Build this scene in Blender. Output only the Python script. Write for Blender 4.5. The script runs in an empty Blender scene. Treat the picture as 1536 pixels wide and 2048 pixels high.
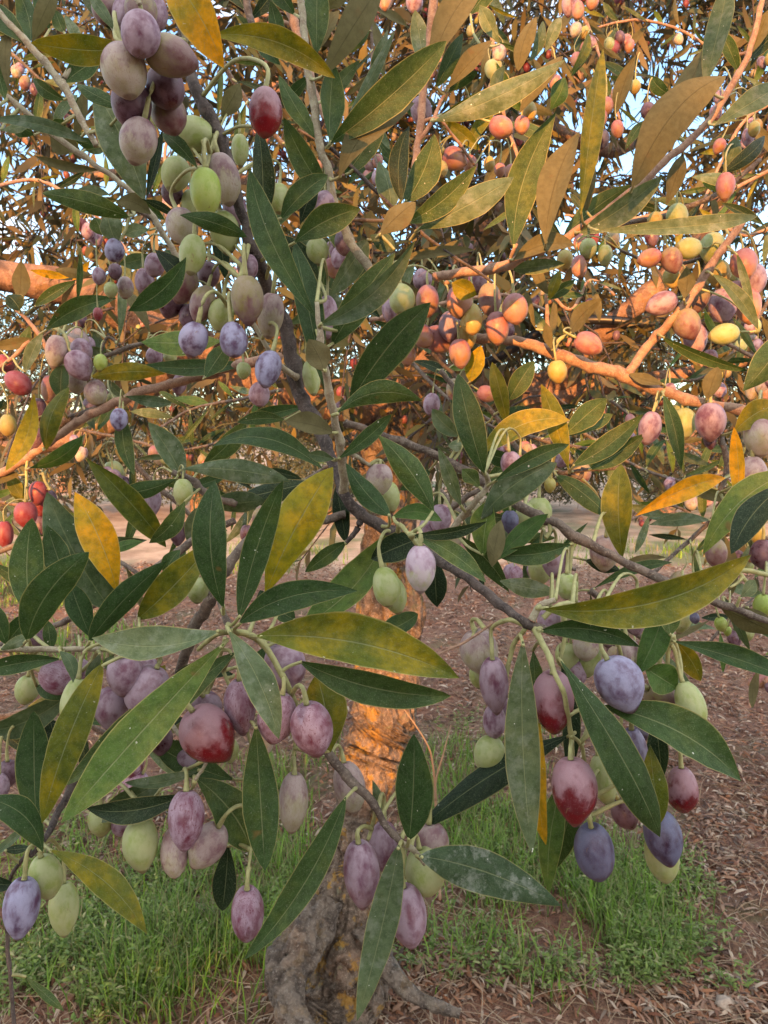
import bpy, math, random
import numpy as np
from mathutils import Vector, Matrix, noise
R = math.radians
random.seed(7)
rng = np.random.default_rng(11)
scene = bpy.context.scene
COL = scene.collection

# ------------------------------------------------------------------ camera
PITCH = R(5.9)
CAMZ = 1.5
FPX = 26.0 / 36.0 * 2048.0
cam_data = bpy.data.cameras.new('camera')
cam = bpy.data.objects.new('camera', cam_data)
COL.objects.link(cam)
cam.location = (0, 0, CAMZ)
cam.rotation_euler = (R(90) - PITCH, 0, 0)
cam_data.sensor_fit = 'VERTICAL'
cam_data.sensor_height = 36.0
cam_data.sensor_width = 27.0
cam_data.lens = 26.0
cam_data.clip_start = 0.02
cam_data.clip_end = 2000.0
cam_data.dof.use_dof = True
cam_data.dof.focus_distance = 0.36
cam_data.dof.aperture_fstop = 45.0
scene.camera = cam
scene.render.resolution_x = 768
scene.render.resolution_y = 1024

# ------------------------------------------------------------------ sky and sun
SUN_AZ = R(15)      # the sun stands behind the camera, this far to its left
SUN_EL = R(10)
TRAVEL = Vector((math.sin(SUN_AZ) * math.cos(SUN_EL), math.cos(SUN_AZ) * math.cos(SUN_EL), -math.sin(SUN_EL)))
SU = Vector((math.cos(SUN_AZ), -math.sin(SUN_AZ), 0))
SV = Vector((math.sin(SUN_EL) * math.sin(SUN_AZ), math.sin(SUN_EL) * math.cos(SUN_AZ), math.cos(SUN_EL)))

world = bpy.data.worlds.new('World')
scene.world = world
world.use_nodes = True
wn = world.node_tree.nodes
wl = world.node_tree.links
wn.clear()
w_out = wn.new('ShaderNodeOutputWorld')
w_bg = wn.new('ShaderNodeBackground')
w_sky = wn.new('ShaderNodeTexSky')
w_sky.sky_type = 'NISHITA'
w_sky.sun_disc = False
w_sky.sun_elevation = SUN_EL
w_sky.sun_rotation = math.pi + SUN_AZ
w_sky.air_density = 1.0
w_sky.dust_density = 0.3
w_sky.ozone_density = 2.2
w_tc = wn.new('ShaderNodeTexCoord')
w_map = wn.new('ShaderNodeMapping')
w_map.inputs['Scale'].default_value = (1.0, 1.0, 2.2)
w_map.inputs['Location'].default_value = (0.35, 0.0, 0.1)
w_noise = wn.new('ShaderNodeTexNoise')
w_noise.inputs['Scale'].default_value = 2.3
w_noise.inputs['Detail'].default_value = 7
w_noise.inputs['Roughness'].default_value = 0.55
w_ramp = wn.new('ShaderNodeValToRGB')
w_ramp.color_ramp.elements[0].position = 0.36
w_ramp.color_ramp.elements[1].position = 0.50
w_mix = wn.new('ShaderNodeMixRGB')
w_mix.inputs['Color2'].default_value = (3.9, 3.78, 3.75, 1)
wl.new(w_tc.outputs['Generated'], w_map.inputs['Vector'])
wl.new(w_map.outputs['Vector'], w_noise.inputs['Vector'])
w_sep = wn.new('ShaderNodeSeparateXYZ'); wl.new(w_tc.outputs['Generated'], w_sep.inputs[0])
w_back = wn.new('ShaderNodeMath'); w_back.operation = 'MULTIPLY_ADD'; w_back.inputs[1].default_value = -0.22  # thicker cloud put behind the viewpoint for soft neutral front fill
wl.new(w_sep.outputs[1], w_back.inputs[0]); wl.new(w_noise.outputs['Fac'], w_back.inputs[2])
wl.new(w_back.outputs[0], w_ramp.inputs['Fac'])
wl.new(w_ramp.outputs['Color'], w_mix.inputs['Fac'])
wl.new(w_sky.outputs['Color'], w_mix.inputs['Color1'])
wl.new(w_mix.outputs['Color'], w_bg.inputs['Color'])
wl.new(w_bg.outputs['Background'], w_out.inputs['Surface'])
w_bg.inputs['Strength'].default_value = 0.15

sun_data = bpy.data.lights.new('sun', 'SUN')
sun_data.energy = 3.3
sun_data.angle = R(0.5)
sun_data.color = (1.0, 0.41, 0.11)
sun = bpy.data.objects.new('sun', sun_data)
COL.objects.link(sun)
sun.location = (-1, -6, 4)
sun.rotation_euler = TRAVEL.to_track_quat('-Z', 'Y').to_euler()

scene.view_settings.view_transform = 'Standard'
scene.view_settings.look = 'None'
scene.view_settings.gamma = 1.0
scene.view_settings.exposure = 1.95

# ------------------------------------------------------------------ helpers
CAM = Vector((0, 0, CAMZ))
FWD = Vector((0, math.cos(PITCH), -math.sin(PITCH)))
UP = Vector((0, math.sin(PITCH), math.cos(PITCH)))
RIGHT = Vector((1, 0, 0))

def P(px, py, d):
    return CAM + RIGHT * ((px - 768) / FPX * d) + UP * (-(py - 1024) / FPX * d) + FWD * d

def G(px, py):
    v = (P(px, py, 1.0) - CAM)
    return CAM + v * (-CAMZ / v.z) if v.z < -1e-4 else None

def link(name, me, mat, parent=None):
    o = bpy.data.objects.new(name, me)
    COL.objects.link(o)
    if mat is not None and len(me.materials) == 0:
        me.materials.append(mat)
    if parent is not None:
        o.parent = parent
        o.matrix_parent_inverse = parent.matrix_world.inverted() if False else Matrix.Translation(-Vector(parent.location))
    return o

def mesh_of(name, verts, faces, smooth=True, uvs=None):
    me = bpy.data.meshes.new(name)
    me.from_pydata([tuple(v) for v in verts], [], faces)
    if uvs is not None:
        lay = me.uv_layers.new(name='UVMap')
        idx = np.empty(len(me.loops), dtype=np.int32)
        me.loops.foreach_get('vertex_index', idx)
        lay.data.foreach_set('uv', np.asarray(uvs, dtype=np.float32)[idx].ravel())
    if smooth:
        me.polygons.foreach_set('use_smooth', [True] * len(me.polygons))
    me.update()
    return me

def tri_mesh(name, V, T, smooth=False):
    me = bpy.data.meshes.new(name)
    V = np.asarray(V, dtype=np.float32); T = np.asarray(T, dtype=np.int32)
    me.vertices.add(len(V)); me.vertices.foreach_set('co', V.ravel())
    me.loops.add(T.size); me.loops.foreach_set('vertex_index', T.ravel())
    me.polygons.add(len(T))
    me.polygons.foreach_set('loop_start', np.arange(0, T.size, 3, dtype=np.int32))
    me.polygons.foreach_set('loop_total', np.full(len(T), 3, dtype=np.int32))
    if smooth:
        me.polygons.foreach_set('use_smooth', np.ones(len(T), dtype=bool))
    me.update(calc_edges=True)
    me.validate()
    return me

def empty(name, label, cat, loc=(0, 0, 0), group=None):
    o = bpy.data.objects.new(name, None)
    COL.objects.link(o)
    o.location = loc
    o.empty_display_size = 0.05
    o['label'] = label
    o['category'] = cat
    if group:
        o['group'] = group
    return o

def spline(pts, rad, n=6):
    """Catmull-Rom through 3-D points with radii"""
    P_ = [Vector(p) for p in pts]
    if len(P_) == 2:
        P_ = [P_[0], (P_[0] + P_[1]) / 2, P_[1]]; rad = [rad[0], (rad[0] + rad[1]) / 2, rad[1]]
    out, ro = [], []
    m = len(P_)
    for i in range(m - 1):
        p0 = P_[max(i - 1, 0)]; p1 = P_[i]; p2 = P_[i + 1]; p3 = P_[min(i + 2, m - 1)]
        for k in range(n):
            t = k / n
            out.append(0.5 * ((2 * p1) + (p2 - p0) * t + (2 * p0 - 5 * p1 + 4 * p2 - p3) * t * t + (-p0 + 3 * p1 - 3 * p2 + p3) * t ** 3))
            ro.append(rad[i] * (1 - t) + rad[i + 1] * t)
    out.append(P_[-1]); ro.append(rad[-1])
    return out, ro

def tube_data(path, rad, sides=8, bump=0.0, bscale=60.0, seed=0.0, flute=0.0):
    V, F = [], []
    n = len(path)
    ref = Vector((0.31, 0.17, 0.93)).normalized()
    for i, p in enumerate(path):
        t = (path[min(i + 1, n - 1)] - path[max(i - 1, 0)])
        if t.length < 1e-9:
            t = Vector((0, 0, 1))
        t.normalize()
        a = t.cross(ref)
        if a.length < 0.05:
            a = t.cross(Vector((1, 0, 0)))
        a.normalize(); b = t.cross(a)
        ref = -a.cross(t) if False else ref
        for s in range(sides):
            th = 2 * math.pi * s / sides
            q = a * math.cos(th) + b * math.sin(th)
            r = rad[i]
            if bump:
                c = p + q * r
                r *= 1 + bump * noise.noise(c * bscale + Vector((seed, 0, 0)))
            if flute:
                r *= 1 + flute * math.sin(th * 4 + 2.4 * i / n + seed) + flute * 0.7 * math.sin(th * 7 - 1.7 * i / n)
            V.append(p + q * r)
    for i in range(n - 1):
        for s in range(sides):
            s2 = (s + 1) % sides
            F.append((i * sides + s, i * sides + s2, (i + 1) * sides + s2, (i + 1) * sides + s))
    F.append(tuple(range(sides))[::-1])
    F.append(tuple((n - 1) * sides + s for s in range(sides)))
    return V, F

# ------------------------------------------------------------------ materials
def new_mat(name):
    m = bpy.data.materials.new(name)
    m.use_nodes = True
    nt = m.node_tree
    nt.nodes.clear()
    out = nt.nodes.new('ShaderNodeOutputMaterial')
    return m, nt, out

class NT:
    def __init__(s, nt): s.nt = nt
    def n(s, t, **kw):
        nd = s.nt.nodes.new('ShaderNode' + t)
        for k, v in kw.items():
            if k.startswith('i_'):
                nd.inputs[k[2:].replace('_', ' ')].default_value = v
            else:
                setattr(nd, k, v)
        return nd
    def l(s, a, b): s.nt.links.new(a, b)
    def mix(s, f, a, b, mode='MIX'):
        nd = s.nt.nodes.new('ShaderNodeMixRGB'); nd.blend_type = mode
        for i, v in ((0, f), (1, a), (2, b)):
            if isinstance(v, (int, float)): nd.inputs[i].default_value = v
            elif isinstance(v, tuple): nd.inputs[i].default_value = (v + (1,))[:4]
            else: s.l(v, nd.inputs[i])
        return nd.outputs[0]
    def math(s, op, a, b=0.0, c=0.0, clamp=False):
        nd = s.nt.nodes.new('ShaderNodeMath'); nd.operation = op; nd.use_clamp = clamp
        for i, v in enumerate((a, b, c)):
            if isinstance(v, (int, float)): nd.inputs[i].default_value = v
            else: s.l(v, nd.inputs[i])
        return nd.outputs[0]
    def ramp(s, f, a, b):
        nd = s.nt.nodes.new('ShaderNodeMapRange'); nd.interpolation_type = 'SMOOTHSTEP'
        s.l(f, nd.inputs[0]); nd.inputs[1].default_value = a; nd.inputs[2].default_value = b
        return nd.outputs[0]
    def noise(s, vec, scale, detail=3, rough=0.5, dist=0.0):
        nd = s.nt.nodes.new('ShaderNodeTexNoise')
        nd.inputs['Scale'].default_value = scale; nd.inputs['Detail'].default_value = detail
        nd.inputs['Roughness'].default_value = rough; nd.inputs['Distortion'].default_value = dist
        s.l(vec, nd.inputs['Vector'])
        return nd.outputs['Fac']

def leaf_material(name, top, patch, patch_amt, under, speck=0.5, rough=0.42, mildew=0.0, fuzz=0.0):
    """olive leaf: leathery upper side with a pale midrib, silvery underside"""
    m, nt, out = new_mat(name)
    g = NT(nt)
    uv = g.n('UVMap'); oi = g.n('ObjectInfo'); geo = g.n('NewGeometry')
    sep = g.n('SeparateXYZ'); g.l(uv.outputs[0], sep.inputs[0])
    u, v = sep.outputs[0], sep.outputs[1]
    av = g.math('ABSOLUTE', g.math('MULTIPLY', g.math('SUBTRACT', v, 0.5), 2.0))
    off = g.n('VectorMath', operation='ADD')
    comb = g.n('CombineXYZ'); r10 = g.math('MULTIPLY', oi.outputs['Random'], 37.0)
    g.l(r10, comb.inputs[0]); g.l(r10, comb.inputs[1]); g.l(r10, comb.inputs[2])
    g.l(geo.outputs['Position'], off.inputs[0]); g.l(comb.outputs[0], off.inputs[1])
    pos = off.outputs[0]
    n_big = g.noise(pos, 55, 3, 0.6)
    n_mid = g.noise(pos, 260, 4, 0.65)
    n_fine = g.noise(pos, 1900, 2, 0.5)
    # side veins
    vs = g.math('SUBTRACT', g.math('MULTIPLY', u, 13.0), g.math('MULTIPLY', av, 2.6))
    vs = g.math('ADD', vs, g.math('MULTIPLY', n_mid, 2.4))
    vein = g.math('POWER', g.math('ABSOLUTE', g.math('SINE', g.math('MULTIPLY', vs, math.pi))), 0.35)
    rib = g.ramp(av, 0.05, 0.01)
    rib2 = g.math('MULTIPLY', rib, g.ramp(u, 1.0, 0.75))
    edge = g.ramp(av, 0.93, 0.995)
    # upper
    hs = g.mix(g.ramp(g.math('ADD', n_big, g.math('MULTIPLY', g.math('SUBTRACT', oi.outputs['Random'], 0.5), 0.16)), 0.56 - patch_amt * 0.35, 0.88 - patch_amt * 0.35), top, patch)
    hs = g.mix(g.ramp(n_mid, 0.35, 0.70), hs, g.mix(1.0, hs, (0.58, 0.64, 0.56), 'MULTIPLY'))
    hs = g.mix(g.math('MULTIPLY', g.ramp(n_fine, 0.5, 0.8), 0.34), hs, (0.20, 0.23, 0.16))
    hs = g.mix(g.math('MULTIPLY', g.math('SUBTRACT', 1.0, vein), g.math('MULTIPLY', n_big, 0.16)), hs, (0.20, 0.26, 0.12))
    hs = g.mix(g.math('MULTIPLY', rib2, 0.42), hs, (0.28, 0.32, 0.17))
    hs = g.mix(g.math('MULTIPLY', edge, 0.55), hs, (0.42, 0.38, 0.16))
    if mildew:
        hs = g.mix(g.math('MULTIPLY', g.ramp(g.noise(pos, 120, 4, 0.7), 0.48, 0.66), mildew), hs, (0.42, 0.46, 0.42))
    sp = g.noise(pos, 620, 1, 0.3)
    hs = g.mix(g.math('MULTIPLY', g.ramp(sp, 0.79, 0.82), speck), hs, (0.75, 0.78, 0.72))
    br = g.noise(pos, 95, 2, 0.5)
    hs = g.mix(g.math('MULTIPLY', g.ramp(br, 0.72, 0.80), 0.6), hs, (0.16, 0.09, 0.03))
    hv = g.n('HueSaturation'); g.l(hs, hv.inputs['Color'])
    g.l(g.math('MULTIPLY_ADD', oi.outputs['Random'], 0.5, 0.78), hv.inputs['Value'])
    g.l(g.math('MULTIPLY_ADD', oi.outputs['Random'], -0.03, 0.515), hv.inputs['Hue'])
    # lower
    un = g.mix(g.ramp(n_mid, 0.3, 0.7), under, tuple(c * 0.78 for c in under))
    un = g.mix(g.math('MULTIPLY', rib, 0.6), un, tuple(c * 0.6 for c in under))
    un = g.mix(g.math('MULTIPLY', g.ramp(br, 0.66, 0.78), 0.5), un, (0.14, 0.09, 0.04))
    col = g.mix(geo.outputs['Backfacing'], hv.outputs[0], un)
    h = g.math('ADD', g.math('MULTIPLY', vein, 0.25), g.math('MULTIPLY', n_mid, 0.5))
    h = g.math('ADD', h, g.math('MULTIPLY', rib, -0.9))
    h = g.math('ADD', h, g.math('MULTIPLY', n_fine, 0.22))
    bmp = g.n('Bump'); bmp.inputs['Strength'].default_value = 0.55; bmp.inputs['Distance'].default_value = 0.0007
    g.l(h, bmp.inputs['Height'])
    pb = g.n('BsdfPrincipled')
    g.l(col, pb.inputs['Base Color']); g.l(bmp.outputs[0], pb.inputs['Normal'])
    rr = g.math('ADD', g.math('MULTIPLY', geo.outputs['Backfacing'], 0.3), g.math('MULTIPLY_ADD', n_mid, 0.25, rough - 0.08))
    g.l(rr, pb.inputs['Roughness'])
    pb.inputs['Specular IOR Level'].default_value = 0.17
    pb.inputs['Sheen Weight'].default_value = fuzz
    pb.inputs['Sheen Roughness'].default_value = 0.5
    tr = g.n('BsdfTranslucent'); g.l(g.mix(1.0, col, (1.25, 1.35, 0.55), 'MULTIPLY'), tr.inputs['Color'])
    ms = g.n('MixShader'); ms.inputs[0].default_value = 0.20
    g.l(pb.outputs[0], ms.inputs[1]); g.l(tr.outputs[0], ms.inputs[2]); g.l(ms.outputs[0], out.inputs['Surface'])
    return m

UND = (0.18, 0.165, 0.095)
LM = {
 'g': leaf_material('leaf_green', (0.040, 0.080, 0.024), (0.075, 0.108, 0.022), 0.25, UND, 0.6),
 'd': leaf_material('leaf_dark', (0.016, 0.036, 0.017), (0.03, 0.05, 0.018), 0.1, UND, 0.4),
 's': leaf_material('leaf_sage', (0.092, 0.135, 0.070), (0.125, 0.158, 0.075), 0.25, (0.20, 0.18, 0.11), 0.7, rough=0.5, mildew=0.16),
 'w': leaf_material('leaf_mildewed', (0.045, 0.080, 0.036), (0.06, 0.10, 0.045), 0.2, UND, 0.8, rough=0.55, mildew=0.36, fuzz=0.1),
 'b': leaf_material('leaf_fresh', (0.070, 0.135, 0.028), (0.12, 0.16, 0.03), 0.3, UND, 0.4),
 'y': leaf_material('leaf_turning', (0.105, 0.125, 0.012), (0.25, 0.20, 0.008), 0.55, (0.20, 0.17, 0.05), 0.3),
 'Y': leaf_material('leaf_yellow', (0.30, 0.24, 0.008), (0.56, 0.30, 0.004), 0.6, (0.36, 0.28, 0.07), 0.2),
}
LM['u'] = leaf_material('leaf_underside', (0.05, 0.085, 0.045), (0.085, 0.12, 0.06), 0.2, (0.135, 0.125, 0.062), 0.3, rough=0.5)

def olive_material(name, c1, c2, grad, bloom, bloom_amt, rough=0.4, streak=0.0, thr=0.5, shiny_bottom=0.0):
    """c1 at the stalk end, c2 at the tip, patchy between; waxy bloom over it"""
    m, nt, out = new_mat(name)
    g = NT(nt)
    tc = g.n('TexCoord'); oi = g.n('ObjectInfo')
    comb = g.n('CombineXYZ'); r10 = g.math('MULTIPLY', oi.outputs['Random'], 53.0)
    for i in range(3): g.l(r10, comb.inputs[i])
    add = g.n('VectorMath', operation='ADD'); g.l(tc.outputs['Object'], add.inputs[0]); g.l(comb.outputs[0], add.inputs[1])
    pos = add.outputs[0]
    sep = g.n('SeparateXYZ'); g.l(tc.outputs['Object'], sep.inputs[0])
    z = sep.outputs[2]
    nb = g.noise(pos, 1.3, 3, 0.55); nm = g.noise(pos, 5.0, 4, 0.65, 0.6); nf = g.noise(pos, 24.0, 3, 0.6)
    f = g.math('ADD', g.math('MULTIPLY', z, -0.5 * grad), g.math('ADD', nb, g.math('MULTIPLY', g.math('SUBTRACT', nm, 0.5), 0.5)))
    f = g.math('ADD', f, g.math('MULTIPLY', g.math('SUBTRACT', oi.outputs['Random'], 0.5), 0.25))
    col = g.mix(g.ramp(f, thr - 0.13, thr + 0.17), c1, c2)
    col = g.mix(g.math('MULTIPLY', g.ramp(nf, 0.4, 0.75), 0.25), col, g.mix(1.0, col, (0.6, 0.6, 0.6), 'MULTIPLY'))
    # bloom, rubbed off in places
    bf = g.math('ADD', g.math('MULTIPLY', nm, 0.35), g.math('MULTIPLY', g.noise(pos, 1.6, 2, 0.5), 0.95))
    if shiny_bottom:
        bf = g.math('ADD', bf, g.math('MULTIPLY', z, shiny_bottom))
    bm = g.math('MULTIPLY', g.ramp(bf, 0.45 if shiny_bottom else 0.40, 0.85 if shiny_bottom else 0.80), bloom_amt)
    bm = g.math('MULTIPLY', bm, g.math('MULTIPLY_ADD', nf, 0.3, 0.85), clamp=True)
    col = g.mix(bm, col, bloom)
    if streak:
        sc = g.n('Mapping'); sc.inputs['Scale'].default_value = (7, 7, 2.0); g.l(pos, sc.inputs['Vector'])
        st = g.noise(sc.outputs[0], 1.6, 4, 0.7, 1.2)
        col = g.mix(g.math('MULTIPLY', g.ramp(st, 0.54, 0.64), streak), col, (0.12, 0.015, 0.03))
    # lenticels
    vo = g.n('TexVoronoi'); vo.inputs['Scale'].default_value = 12; g.l(pos, vo.inputs['Vector'])
    dots = g.math('MULTIPLY', g.ramp(vo.outputs['Distance'], 0.13, 0.07), g.ramp(nb, 0.40, 0.6))
    col = g.mix(g.math('MULTIPLY', dots, 0.55), col, (0.10, 0.04, 0.05))
    vo2 = g.n('TexVoronoi'); vo2.inputs['Scale'].default_value = 17; g.l(pos, vo2.inputs['Vector'])
    col = g.mix(g.math('MULTIPLY', g.ramp(vo2.outputs['Distance'], 0.16, 0.08), 0.35), col, (0.55, 0.50, 0.48))
    col = g.mix(g.math('MULTIPLY', g.ramp(nf, 0.55, 0.72), 0.30), col, c2)
    scar = g.ramp(g.noise(pos, 2.9, 2, 0.4, 0.8), 0.72, 0.76)
    col = g.mix(g.math('MULTIPLY', scar, 0.5), col, (0.20, 0.13, 0.07))
    tip = g.ramp(z, -0.93, -1.0)
    col = g.mix(g.math('MULTIPLY', tip, 0.6), col, (0.10, 0.04, 0.03))
    pb = g.n('BsdfPrincipled'); g.l(col, pb.inputs['Base Color'])
    g.l(g.math('ADD', g.math('MULTIPLY', bm, 0.4), rough - 0.08), pb.inputs['Roughness'])
    pb.inputs['Specular IOR Level'].default_value = 0.4
    pb.inputs['Subsurface Weight'].default_value = 0.12
    pb.inputs['Subsurface Scale'].default_value = 0.003
    pb.inputs['Subsurface Radius'].default_value = (1.0, 0.5, 0.3)
    bmp = g.n('Bump'); bmp.inputs['Strength'].default_value = 0.22; bmp.inputs['Distance'].default_value = 0.0006
    g.l(g.math('ADD', g.math('MULTIPLY', nf, 0.5), g.math('ADD', nm, g.math('MULTIPLY', dots, -0.8))), bmp.inputs['Height'])
    g.l(bmp.outputs[0], pb.inputs['Normal'])
    g.l(pb.outputs[0], out.inputs['Surface'])
    return m

OM = {
 'g': olive_material('olive_green', (0.24, 0.31, 0.08), (0.30, 0.36, 0.11), 0.4, (0.42, 0.45, 0.28), 0.55),
 'G': olive_material('olive_lime', (0.24, 0.35, 0.04), (0.32, 0.40, 0.08), 0.4, (0.40, 0.46, 0.2), 0.3),
 'p': olive_material('olive_lilac', (0.13, 0.045, 0.085), (0.17, 0.08, 0.11), 0.3, (0.38, 0.31, 0.38), 0.8),
 'q': olive_material('olive_lilac_green', (0.24, 0.14, 0.20), (0.34, 0.38, 0.18), 1.1, (0.52, 0.45, 0.54), 0.75, thr=0.62),
 'b': olive_material('olive_blue', (0.09, 0.045, 0.10), (0.06, 0.025, 0.07), 0.5, (0.32, 0.33, 0.48), 0.88),
 'B': olive_material('olive_dark_blue', (0.06, 0.05, 0.10), (0.03, 0.015, 0.04), 0.5, (0.14, 0.16, 0.26), 0.7),
 'r': olive_material('olive_wine', (0.06, 0.018, 0.03), (0.045, 0.006, 0.014), 0.5, (0.24, 0.17, 0.22), 0.55, rough=0.33),
 'R': olive_material('olive_shiny_red', (0.11, 0.015, 0.02), (0.15, 0.004, 0.010), 0.7, (0.34, 0.22, 0.26), 0.75, rough=0.24, shiny_bottom=0.34),
 'm': olive_material('olive_turning', (0.22, 0.19, 0.07), (0.13, 0.045, 0.055), 0.7, (0.32, 0.26, 0.23), 0.5),
 'n': olive_material('olive_turning_pale', (0.20, 0.11, 0.13), (0.33, 0.31, 0.18), 0.9, (0.46, 0.41, 0.38), 0.65, streak=0.3),
 'S': olive_material('olive_streaked', (0.16, 0.05, 0.09), (0.11, 0.02, 0.04), 0.5, (0.39, 0.31, 0.39), 0.8, streak=0.85),
 'k': olive_material('olive_pink', (0.30, 0.10, 0.10), (0.36, 0.19, 0.07), 0.7, (0.40, 0.24, 0.25), 0.5),
 'K': olive_material('olive_red', (0.24, 0.03, 0.035), (0.17, 0.015, 0.02), 0.5, (0.34, 0.16, 0.18), 0.35),
 'y': olive_material('olive_yellow', (0.34, 0.30, 0.06), (0.36, 0.24, 0.05), 0.5, (0.4, 0.38, 0.18), 0.4),
}

def bark_material(name, c1, c2, c3, scale, bump=0.5, dist=0.001, lichen=0.0, rough=0.8):
    m, nt, out = new_mat(name)
    g = NT(nt)
    geo = g.n('NewGeometry'); pos = geo.outputs['Position']
    n1 = g.noise(pos, scale, 5, 0.65, 0.4); n2 = g.noise(pos, scale * 5, 4, 0.7); n3 = g.noise(pos, scale * 0.4, 3, 0.5)
    vo = g.n('TexVoronoi'); vo.inputs['Scale'].default_value = scale * 1.6
    mp = g.n('Mapping'); mp.inputs['Scale'].default_value = (1, 1, 0.45); g.l(pos, mp.inputs['Vector']); g.l(mp.outputs[0], vo.inputs['Vector'])
    col = g.mix(g.ramp(n1, 0.38, 0.62), c1, c2)
    col = g.mix(g.ramp(n2, 0.50, 0.72), col, c3)
    if lichen:
        l1 = g.ramp(g.noise(pos, scale * 0.55, 4, 0.7), 0.54, 0.62)
        col = g.mix(g.math('MULTIPLY', l1, lichen), col, (0.42, 0.24, 0.03))
        l2 = g.ramp(g.noise(pos, scale * 0.8, 3, 0.6, 0.5), 0.60, 0.66)
        col = g.mix(g.math('MULTIPLY', l2, lichen * 0.7), col, (0.20, 0.21, 0.12))
    h = g.math('ADD', g.math('ADD', n1, g.math('MULTIPLY', n2, 0.5)), g.math('MULTIPLY', vo.outputs['Distance'], 0.9))
    bmp = g.n('Bump'); bmp.inputs['Strength'].default_value = bump; bmp.inputs['Distance'].default_value = dist
    g.l(h, bmp.inputs['Height'])
    pb = g.n('BsdfPrincipled'); g.l(col, pb.inputs['Base Color']); pb.inputs['Roughness'].default_value = rough
    g.l(bmp.outputs[0], pb.inputs['Normal']); g.l(pb.outputs[0], out.inputs['Surface'])
    return m

BK = {
 'woody': bark_material('bark_branch', (0.15, 0.12, 0.095), (0.07, 0.052, 0.042), (0.24, 0.21, 0.17), 160, 0.7, 0.0012),
 'dark': bark_material('bark_dark', (0.085, 0.068, 0.06), (0.035, 0.027, 0.025), (0.15, 0.125, 0.11), 160, 0.7, 0.0012),
 'young': bark_material('bark_young', (0.33, 0.31, 0.21), (0.23, 0.19, 0.13), (0.42, 0.40, 0.32), 220, 0.5, 0.0006),
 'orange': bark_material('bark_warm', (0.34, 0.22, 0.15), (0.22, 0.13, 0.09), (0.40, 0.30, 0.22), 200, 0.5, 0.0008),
 'limb': bark_material('bark_limb', (0.27, 0.17, 0.12), (0.15, 0.09, 0.065), (0.36, 0.26, 0.19), 22, 0.8, 0.012, lichen=0.25),
 'trunk': bark_material('bark_trunk', (0.25, 0.19, 0.14), (0.10, 0.072, 0.05), (0.40, 0.33, 0.26), 34, 1.0, 0.02, lichen=0.75),
 'root': bark_material('bark_root', (0.25, 0.205, 0.16), (0.09, 0.07, 0.055), (0.36, 0.32, 0.27), 30, 1.0, 0.03, lichen=0.15),
}
def simple_mat(name, col, rough=0.6, var=0.25, scale=200):
    m, nt, out = new_mat(name); g = NT(nt)
    geo = g.n('NewGeometry'); n1 = g.noise(geo.outputs['Position'], scale, 3, 0.6)
    c = g.mix(g.ramp(n1, 0.35, 0.7), col, tuple(x * (1 - var) for x in col))
    pb = g.n('BsdfPrincipled'); g.l(c, pb.inputs['Base Color']); pb.inputs['Roughness'].default_value = rough
    g.l(pb.outputs[0], out.inputs['Surface'])
    return m
STALK = simple_mat('stalk_green', (0.36, 0.37, 0.16), 0.55, 0.3, 300)

# island-random foliage (far leaves, grass, litter)
def island_mat(name, cols, under=None, rough=0.6, transl=0.2, spec=0.3):
    m, nt, out = new_mat(name); g = NT(nt)
    geo = g.n('NewGeometry')
    cr = g.n('ValToRGB'); cr.color_ramp.interpolation = 'LINEAR'
    while len(cr.color_ramp.elements) < len(cols): cr.color_ramp.elements.new(0.5)
    for i, c in enumerate(cols):
        cr.color_ramp.elements[i].position = i / (len(cols) - 1)
        cr.color_ramp.elements[i].color = c + (1,)
    g.l(geo.outputs['Random Per Island'], cr.inputs[0])
    col = cr.outputs[0]
    if under: col = g.mix(g.math('MULTIPLY', geo.outputs['Backfacing'], 0.7), col, under)
    pb = g.n('BsdfPrincipled'); g.l(col, pb.inputs['Base Color']); pb.inputs['Roughness'].default_value = rough
    pb.inputs['Specular IOR Level'].default_value = spec
    if transl:
        tr = g.n('BsdfTranslucent'); g.l(col, tr.inputs['Color'])
        ms = g.n('MixShader'); ms.inputs[0].default_value = transl
        g.l(pb.outputs[0], ms.inputs[1]); g.l(tr.outputs[0], ms.inputs[2]); g.l(ms.outputs[0], out.inputs['Surface'])
    else:
        g.l(pb.outputs[0], out.inputs['Surface'])
    return m

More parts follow.
